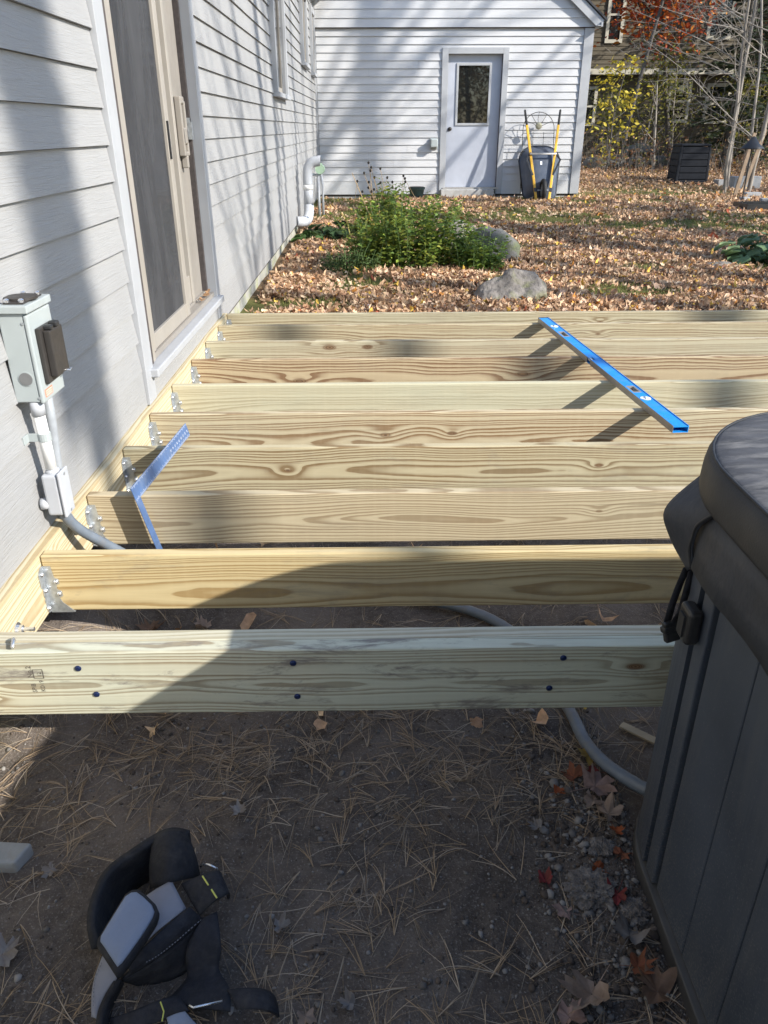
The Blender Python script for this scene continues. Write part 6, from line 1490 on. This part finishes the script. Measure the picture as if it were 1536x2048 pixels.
# ------------------------------------------------------------------ brown house beyond the yard
BY = 26.0
bh = thing('brown_house', (9.0, BY, 1.0), 'dark brown two storey house with cream window trim behind the trees', 'house')
mb = MB()
def lap(x0, x1, z0, z1, y, step=0.11):
    z = z0
    while z < z1:
        zt = min(z1, z + step)
        mb.prism([(y + 0.05, z), (y, z), (y + 0.016, zt), (y + 0.05, zt)], lambda u, v, d: (d, u, v), x0, x1); z += step
lap(4.0, 14.5, 0.6, 2.80, BY); sdl = mb.build('lower_siding', M['brownsiding'], bh); sdl['kind'] = 'stuff'
mb = MB(); lap(4.0, 14.5, 3.0, 7.2, BY - 0.35); sdl = mb.build('upper_siding', M['brownsiding'], bh); sdl['kind'] = 'stuff'
mb = MB(); mb.box(4.0, 14.5, BY - 0.40, BY + 0.1, 2.84, 2.985); mb.build('belt_board', M['creamtrim'], bh)
mb = MB(); mb.box(4.0, 14.5, BY + 0.06, BY + 6, 0.4, 7.2); mb.box(4.0, 14.5, BY - 0.29, BY + 0.06, 2.99, 7.2); mb.build('wall_core', M['gap'], bh)
mb = MB(); mb.prism([(BY - 0.9, 7.1), (BY - 0.9, 7.25), (BY + 3, 9.6), (BY + 3, 9.45)], lambda u, v, d: (d, u, v), 3.6, 14.9); mb.build('roof', M['shingle'], bh)
for (x0, x1, z0, z1, y) in ((6.70, 7.20, 3.62, 5.0, BY - 0.35), (8.88, 9.55, 1.58, 2.72, BY), (5.9, 6.75, 1.50, 2.55, BY), (10.0, 10.75, 1.55, 2.62, BY), (9.6, 10.3, 3.7, 5.0, BY - 0.35), (5.55, 6.05, 3.62, 5.0, BY - 0.35)):
    f_ = MB()
    for a0, a1, b0, b1 in ((x0, x0 + 0.09, z0, z1), (x1 - 0.09, x1, z0, z1), (x0 + 0.09, x1 - 0.09, z0, z0 + 0.09), (x0 + 0.09, x1 - 0.09, z1 - 0.09, z1)): f_.box(a0, a1, y - 0.05, y + 0.01, b0, b1)
    w_ = f_.build('window', M['creamtrim'], bh)
    p_ = MB(); p_.box(x0 + 0.091, x1 - 0.091, y - 0.02, y - 0.012, z0 + 0.091, z1 - 0.091); p_.build('pane', M['glass'], w_)
    s_ = MB(); s_.box(x0 + 0.091, x1 - 0.091, y - 0.04, y - 0.021, (z0 + z1) / 2 - 0.025, (z0 + z1) / 2 + 0.025); s_.build('meeting_rail', M['creamtrim'], w_)

# ------------------------------------------------------------------ trees
def grow(mb, p, d, L, r, depth, rr, spec, tips):
    """tapered wandering limb with side branches; spec: dict of habits"""
    segs = spec.get('segs', 6); pts = [Vector(p)]; dd = Vector(d).normalized()
    for i in range(segs):
        dd = (dd + Vector((rr.gauss(0, 1), rr.gauss(0, 1), rr.gauss(0, 1))) * spec['wander'] + Vector((0, 0, spec['lift'])) * (0.4 if depth else 0.15)).normalized()
        pts.append(pts[-1] + dd * (L / segs))
    rt_ = spec.get('taper', 0.35) if depth == 0 else 0.25
    rad = [r * (1 - (1 - rt_) * i / segs) for i in range(segs + 1)]
    mb.tube(pts, rad, 10 if r > 0.06 else 6 if r > 0.02 else 4, False)
    tips.append((pts[-1], dd))
    if depth >= spec['depth']: return
    n = spec['kids'][depth]
    for k in range(n):
        t = spec['start'][depth] + (1 - spec['start'][depth]) * (k + rr.random() * 0.8) / n
        i = min(segs - 1, int(t * segs)); f = t * segs - i
        q = pts[i].lerp(pts[i + 1], f); ax = (pts[i + 1] - pts[i]).normalized()
        perp = ax.cross(Vector((rr.gauss(0, 1), rr.gauss(0, 1), rr.gauss(0, 1)))).normalized()
        an = spec['angle'][depth] * rr.uniform(0.75, 1.25)
        if 'pull' in spec and depth == 0: perp = (perp + Vector(spec['pull'])).normalized(); perp = (perp - ax * perp.dot(ax)).normalized()
        cd_ = ax * math.cos(an) + perp * math.sin(an)
        rk = min(r * (1 - (1 - rt_) * t) * 0.8, r * spec['rk'][depth]); Lk = L * spec['lk'][depth] * rr.uniform(0.6, 1.15) * (1.15 - 0.55 * t)
        tips.append((q, cd_))
        grow(mb, q, cd_, Lk, max(rk, 0.003), depth + 1, rr, spec, tips)
def tree(name, base, d, L, r, spec, seedv, bark, label, cat='tree', group=None, leaves=None):
    rr = random.Random(seedv); t = thing(name, (base[0], base[1], gz(base[0], base[1])), label, cat, group)
    mb = MB(); tips = []
    grow(mb, (base[0], base[1], gz(base[0], base[1]) - 0.1), d, L, r, 0, rr, spec, tips)
    mb.build('trunk', M[bark], t, smooth=True)
    if leaves:
        P, D, S, Cc = [], [], [], []
        for q, dd in tips:
            if q.z < leaves.get('zmin', -9): continue
            for _ in range(leaves['n']):
                o = Vector((rr.gauss(0, 1), rr.gauss(0, 1), rr.gauss(0, 0.6))) * leaves['spread']
                P.append(tuple(q + o)); D.append(Vector((rr.gauss(0, 1), rr.gauss(0, 1), rr.gauss(-0.2, 0.5)))); S.append(leaves['size'] * rr.uniform(0.6, 1.3))
                c = leaves['col'][rr.randrange(len(leaves['col']))]; v = rr.uniform(0.7, 1.25); Cc.append(tuple(x * v for x in c))
        if P: foliage('crown', P, dir_mats(D, 1.0), S, Cc, t)
    return t
BARE = dict(segs=7, wander=0.10, lift=0.10, taper=0.35, depth=3, kids=[9, 6, 4], start=[0.35, 0.2, 0.2], angle=[0.85, 0.7, 0.7], rk=[0.45, 0.5, 0.5], lk=[0.42, 0.5, 0.5])
PINE = dict(segs=8, wander=0.02, lift=0.05, taper=0.45, depth=1, kids=[14], start=[0.62], angle=[1.3], rk=[0.25], lk=[0.16])
SAP = dict(segs=7, wander=0.05, lift=0.06, taper=0.4, depth=2, kids=[8, 6], start=[0.25, 0.15], angle=[0.8, 0.7], rk=[0.42, 0.5], lk=[0.42, 0.45])
# pale multi stemmed sapling at the right of the yard, arching branches towards the garage
CLUMP = dict(segs=9, wander=0.05, lift=0.03, taper=0.5, depth=3, kids=[9, 7, 4], start=[0.18, 0.15, 0.2], angle=[1.15, 0.7, 0.7], rk=[0.30, 0.5, 0.55], lk=[0.50, 0.45, 0.45], pull=(-0.9, -0.2, 0.25))
for i, (x, y, dx, dy, L, r, lab) in enumerate(((7.22, 16.9, -0.085, 0.0, 5.2, 0.036, 'leftmost pale bare stem of the sapling clump at right'), (7.42, 17.3, -0.05, 0.05, 5.6, 0.040, 'second pale bare stem of the sapling clump at right'), (7.52, 16.5, -0.055, -0.02, 5.4, 0.046, 'thickest pale bare stem of the sapling clump at right'), (7.95, 17.6, 0.02, 0.05, 5.0, 0.034, 'rightmost pale bare stem of the sapling clump'))):
    tree('bare_sapling', (x, y), (dx, dy, 1), L, r, CLUMP, 41 + i, 'barkpale', lab, group='pale bare saplings at right')
# dark slim trunk and crooked sapling in front of the brown house
tree('slim_tree', (6.35, 21.5), (0.10, 0, 1), 6.5, 0.055, dict(SAP, kids=[5, 4], start=[0.45, 0.2]), 51, 'barkdark', 'slim dark leaning trunk in front of the brown house', leaves=dict(n=3, spread=0.35, size=0.15, col=[(0.50, 0.13, 0.02), (0.42, 0.08, 0.02), (0.55, 0.22, 0.03)], zmin=3.2))
tree('slim_tree', (7.05, 21.0), (-0.03, 0, 1), 2.0, 0.035, dict(SAP, kids=[4, 3], wander=0.11), 52, 'barkpale', 'short crooked pale sapling left of the compost bin')
ORG = [(0.50, 0.12, 0.02), (0.42, 0.075, 0.02), (0.58, 0.20, 0.03), (0.34, 0.05, 0.02)]
tree('orange_maple', (8.3, 23.4), (-0.12, -0.1, 1), 6.0, 0.075, dict(BARE, start=[0.45, 0.2, 0.2], depth=2, kids=[10, 7], pull=(-0.7, -0.4, 0.0)), 53, 'barkdark', 'maple with orange and rust leaves at the top right', leaves=dict(n=34, spread=0.36, size=0.15, col=ORG, zmin=3.0))
YEL = [(0.50, 0.40, 0.03), (0.42, 0.33, 0.03), (0.32, 0.30, 0.04), (0.55, 0.44, 0.06)]
tree('yellow_shrub', (5.75, 20.6), (0.05, 0, 1), 2.5, 0.025, dict(SAP, kids=[9, 5], start=[0.2, 0.2], angle=[1.2, 0.6], lift=0.0), 54, 'barkdark', 'yellow leaved shrub beside the garage corner', 'shrub', leaves=dict(n=4, spread=0.16, size=0.12, col=YEL))
OLV = [(0.15, 0.16, 0.03), (0.21, 0.20, 0.03), (0.10, 0.12, 0.025), (0.27, 0.23, 0.04)]
for i, (x, y, L, lab) in enumerate(((7.35, 22.8, 2.6, 'olive green shrub left of the lower window of the brown house'), (8.15, 22.9, 2.5, 'olive green shrub hiding the lower window of the brown house'), (8.95, 21.6, 2.0, 'olive green shrub behind the compost bin'), (6.4, 22.9, 1.8, 'low olive shrub behind the boulder row'), (10.0, 22.0, 2.0, 'olive shrub behind the leaning stakes'))):
    tree('olive_shrub', (x, y), (0, 0, 1), L, 0.022, dict(SAP, kids=[10, 6], start=[0.12, 0.2], angle=[0.7, 0.6]), 60 + i, 'barkpale', lab, 'shrub', 'olive shrubs below the brown house', leaves=dict(n=6, spread=0.22, size=0.085, col=OLV))
def conifer(name, x, y, h, rad, seedv, label, z0=0.5, dens=1.0, group=None):
    rr = random.Random(seedv); zb = gz(x, y); t = thing(name, (x, y, zb), label, 'tree', group); mb = MB()
    mb.tube([(x, y, zb - 0.1), (x + 0.05, y, zb + h * 0.5), (x, y, zb + h)], [0.028 * h ** 0.8, 0.018 * h ** 0.8, 0.01], 8, False)
    P, D, S, Cc = [], [], [], []
    z = z0
    while z < h:
        rl = rad * (1 - z / h) ** 0.8 + 0.1
        for _ in range(int(6 * dens) + 1):
            a = rr.uniform(0, 2 * math.pi); L = rl * rr.uniform(0.6, 1.1); d = Vector((math.cos(a), math.sin(a), rr.uniform(-0.15, 0.15)))
            b0 = Vector((x, y, zb + z)); e = b0 + d * L - Vector((0, 0, 0.18 * L * L))
            mb.tube([b0, b0.lerp(e, 0.5) + Vector((0, 0, 0.04)), e], [0.012, 0.008, 0.003], 4, False)
            m = int(L * 26 * dens)
            for k in range(m):
                t_ = (k + 0.5) / m; q = b0.lerp(e, t_); sd_ = d.cross(Vector((0, 0, 1))) * rr.choice((-1, 1))
                dd = (d * 0.7 + sd_ + Vector((0, 0, rr.gauss(0, 0.3)))).normalized(); P.append(tuple(q + dd * 0.06)); D.append(dd); S.append(rr.uniform(0.10, 0.2)); v = rr.uniform(0.6, 1.3); Cc.append((0.028 * v, 0.048 * v, 0.022 * v))
        z += rr.uniform(0.12, 0.2) * (1 + h / 14)
    mb.build('trunk', M['barkdark'], t); foliage('crown', P, dir_mats(D, 0.6), S, Cc, t)
    return t
conifer('conifer', 8.75, 20.9, 4.6, 1.35, 71, 'dark green conifer behind the compost bin', 0.7)
conifer('conifer', 11.3, 24.0, 7.0, 1.9, 72, 'tall dark conifer at the upper right corner', 0.5)
conifer('conifer', 10.6, 22.8, 4.2, 1.2, 73, 'dark young conifer behind the bare saplings', 0.4)
# dead undergrowth at the wood edge
ub = thing('dry_brush', (7.0, 20.6, gz(7, 20.6)), 'tangle of dry brown brush along the edge of the woods', 'brush')
mb = MB(); P, D, S, Cc = [], [], [], []
for i in range(300):
    x = rng.uniform(5.2, 12.0); y = 20.2 + rng.gauss(0, 0.6) + 0.12 * (x - 7) + (0.9 if x < 8 else 0); z = gz(x, y); h_ = rng.uniform(0.25, 1.1)
    e = Vector((x + rng.gauss(0, 0.22), y + rng.gauss(0, 0.15), z + h_)); m_ = Vector((x, y, z)).lerp(e, 0.5) + Vector((rng.gauss(0, 0.05), 0, 0))
    mb.tube([(x, y, z - 0.05), m_, e], [0.007, 0.005, 0.002], 4, False)
    for k in range(rng.randrange(3, 9)):
        q = Vector((x, y, z)).lerp(e, rng.uniform(0.2, 1)); P.append(tuple(q + Vector((rng.gauss(0, 0.07), rng.gauss(0, 0.07), rng.gauss(0, 0.05))))); D.append(Vector((rng.gauss(0, 1), rng.gauss(0, 1), rng.gauss(-0.3, 0.4)))); S.append(rng.uniform(0.05, 0.11)); c = rng.choice(((0.20, 0.11, 0.06), (0.28, 0.17, 0.09), (0.15, 0.075, 0.045), (0.14, 0.13, 0.04))); Cc.append(c)
mb.build('twigs', M['bark'], ub); foliage('dead_leaves', P, dir_mats(D, 1.0), S, Cc, ub); ub['kind'] = 'stuff'
# woods farther right and behind the brown house
for i, (x, y, h_, r_) in enumerate(((12.2, 21.5, 9, 0.14), (13.4, 25.0, 11, 0.18), (11.6, 27.5, 10, 0.16), (14.8, 23.0, 9, 0.14), (15.8, 28.0, 12, 0.2), (17.0, 25.0, 11, 0.17), (3.6, 30.0, 12, 0.2))):
    tree('background_tree', (x, y), (rng.gauss(0, 0.05), rng.gauss(0, 0.05), 1), h_, r_, dict(BARE, depth=2, kids=[12, 7], start=[0.15, 0.2], lk=[0.30, 0.5, 0.5]), 80 + i, 'bark', ('bare grey tree at the right of the brown house', 'tall tree with rust leaves behind the saplings', 'tree with rust leaves beside the far end of the brown house', 'slender tree at the right edge of the woods', 'distant tall tree at the far right', 'distant tree outside the right edge', 'tall tree behind the garage roof')[i], group='trees of the far woods', leaves=dict(n=7, spread=0.4, size=0.16, col=ORG[:2] + OLV[:2] + [(0.24, 0.13, 0.06)]))

# ------------------------------------------------------------------ trees standing out of frame to the right, whose shadows fall on the walls
def at_wall(yw, t): return (W + 1.46 * t, yw - 0.84 * t)
for i, (yw, t, r_) in enumerate(((5.15, 9.0, 0.08), (7.75, 8.2, 0.15), (9.05, 10.5, 0.12), (11.2, 9.5, 0.10), (16.2, 9.0, 0.16), (13.1, 11.5, 0.07))):
    x, y = at_wall(yw, t)
    tree('pine_tree', (x, y), (0, 0, 1), 19.0, r_ * 1.12, PINE, 90 + i, 'bark', ('straight pine shading the siding just past the sliding door', 'straight pine shading the middle of the long wall', 'pine shading the wall near the tall narrow window', 'slim pine shading the far end of the long wall', 'pine whose shadow stands at the left of the garage wall', 'slimmest pine on the right side of the yard')[i], group='pines right of the yard')
# added unseen evergreen, crown shaped to shade the siding left of the sliding door
x, y = at_wall(2.57, 7.5)
ce = thing('added_shade_evergreen', (x, y, gz(x, y)), 'unseen narrow evergreen with a bare lower trunk added to shade the siding', 'tree')
mb = MB(); mb.tube([(x, y, -0.1), (x, y, 8.0), (x, y, 14.0)], [0.065, 0.055, 0.02], 8, False); mb.build('trunk', M['bark'], ce, smooth=True)
P, D, S, Cc = [], [], [], []
for _ in range(3800):
    z_ = rng.uniform(8.0, 14.0); a = rng.uniform(0, 2 * math.pi); q = 0.205 * math.sqrt(rng.random()) * (1.0 if z_ < 12.5 else (14.2 - z_) / 1.7)
    P.append((x + q * math.cos(a), y + q * math.sin(a), z_)); D.append(Vector((rng.gauss(0, 1), rng.gauss(0, 1), rng.gauss(0.5, 0.6)))); S.append(rng.uniform(0.10, 0.2)); v_ = rng.uniform(0.6, 1.3); Cc.append((0.03 * v_, 0.05 * v_, 0.022 * v_))
foliage('crown', P, dir_mats(D, 1.0), S, Cc, ce)
LEAN = dict(segs=8, wander=0.06, lift=0.03, taper=0.3, depth=2, kids=[6, 4], start=[0.2, 0.2], angle=[0.5, 0.6], rk=[0.32, 0.5], lk=[0.42, 0.5])
LT = []
for i, (xw, t, lean_, r_) in enumerate(((-0.3, 9.5, 0.80, 0.19), (0.6, 9.8, 0.85, 0.17), (1.3, 9.0, 0.80, 0.07), (2.0, 10.0, 0.95, 0.17), (3.4, 9.0, 0.9, 0.10), (-1.5, 9.6, 0.75, 0.17))):
    x = xw + 1.46 * t - lean_ * (t + 1.6); y = G - 0.84 * t
    tree('leaning_tree', (x, y), (lean_, 0.0, 1.0), (t + 5.0) * 1.25, r_, LEAN, 110 + i, 'bark', ('long bare tree leaning over the right side of the yard', 'bare leaning tree standing second from the deck', 'thin bare leaning tree nearest the hosta', 'thick bare leaning tree farthest to the right', 'thin bare leaning tree toward the bin', 'bare leaning tree nearest the deck')[i], group='leaning bare trees right of the yard')
CROWN = dict(segs=7, wander=0.09, lift=0.06, taper=0.35, depth=2, kids=[9, 5, 4], start=[0.45, 0.2, 0.2], angle=[0.8, 0.7, 0.7], rk=[0.45, 0.5, 0.5], lk=[0.36, 0.5, 0.5])
for i, (yw, t, r_) in enumerate(((6.3, 10.0, 0.10), (9.9, 10.5, 0.11), (14.4, 10.0, 0.09))):
    x, y = at_wall(yw, t)
    tree('bare_tree', (x, y), (rng.gauss(0, 0.04), rng.gauss(0, 0.04), 1), t + 5.5, r_, CROWN, 140 + i, 'bark', ('bare hardwood right of the deck', 'bare hardwood right of the green bush', 'bare hardwood level with the coneflowers', 'bare hardwood level with the garage', 'bare hardwood right of the hot tub', 'bare hardwood near the compost bin side')[i], group='bare hardwoods right of the yard')
for i, (x, y, h_) in enumerate(((17.0, 12.0, 12.0), (21.0, 16.5, 13.0), (19.0, 4.5, 12.0))):  # unseen conifers added on the right to shade the brown house
    conifer('added_shade_conifer', x, y, h_, 2.4, 120 + i, ('unseen tall conifer added to shade the brown house', 'unseen added conifer farthest back on the right', 'unseen added conifer right of the hot tub')[i], 1.5, 0.55, 'added shade conifers right of the yard')
# golden woods behind the photographer, seen in the garage door glass
GOLD = [(0.60, 0.36, 0.05), (0.42, 0.24, 0.05), (0.55, 0.44, 0.08), (0.26, 0.13, 0.04)]
for i, (x, y) in enumerate(((2.2, -14.0), (5.2, -13.0), (-1.5, -15.0), (4.0, -17.0), (7.6, -13.0), (-5.0, -12.5))):
    tree('golden_tree', (x, y), (rng.gauss(0, 0.05), 0, 1), 9.0, 0.13, dict(BARE, depth=2, kids=[14, 7], start=[0.08, 0.2], lk=[0.34, 0.5, 0.5]), 130 + i, 'barkdark', ('golden leaved tree directly behind the camera', 'golden leaved tree behind and right of the camera', 'golden leaved tree behind and left of the camera', 'golden leaved tree in the second row behind the camera', 'golden leaved tree far right behind the camera', 'golden leaved tree far left behind the camera')[i], group='golden trees behind the camera', leaves=dict(n=22, spread=0.5, size=0.24, col=GOLD))
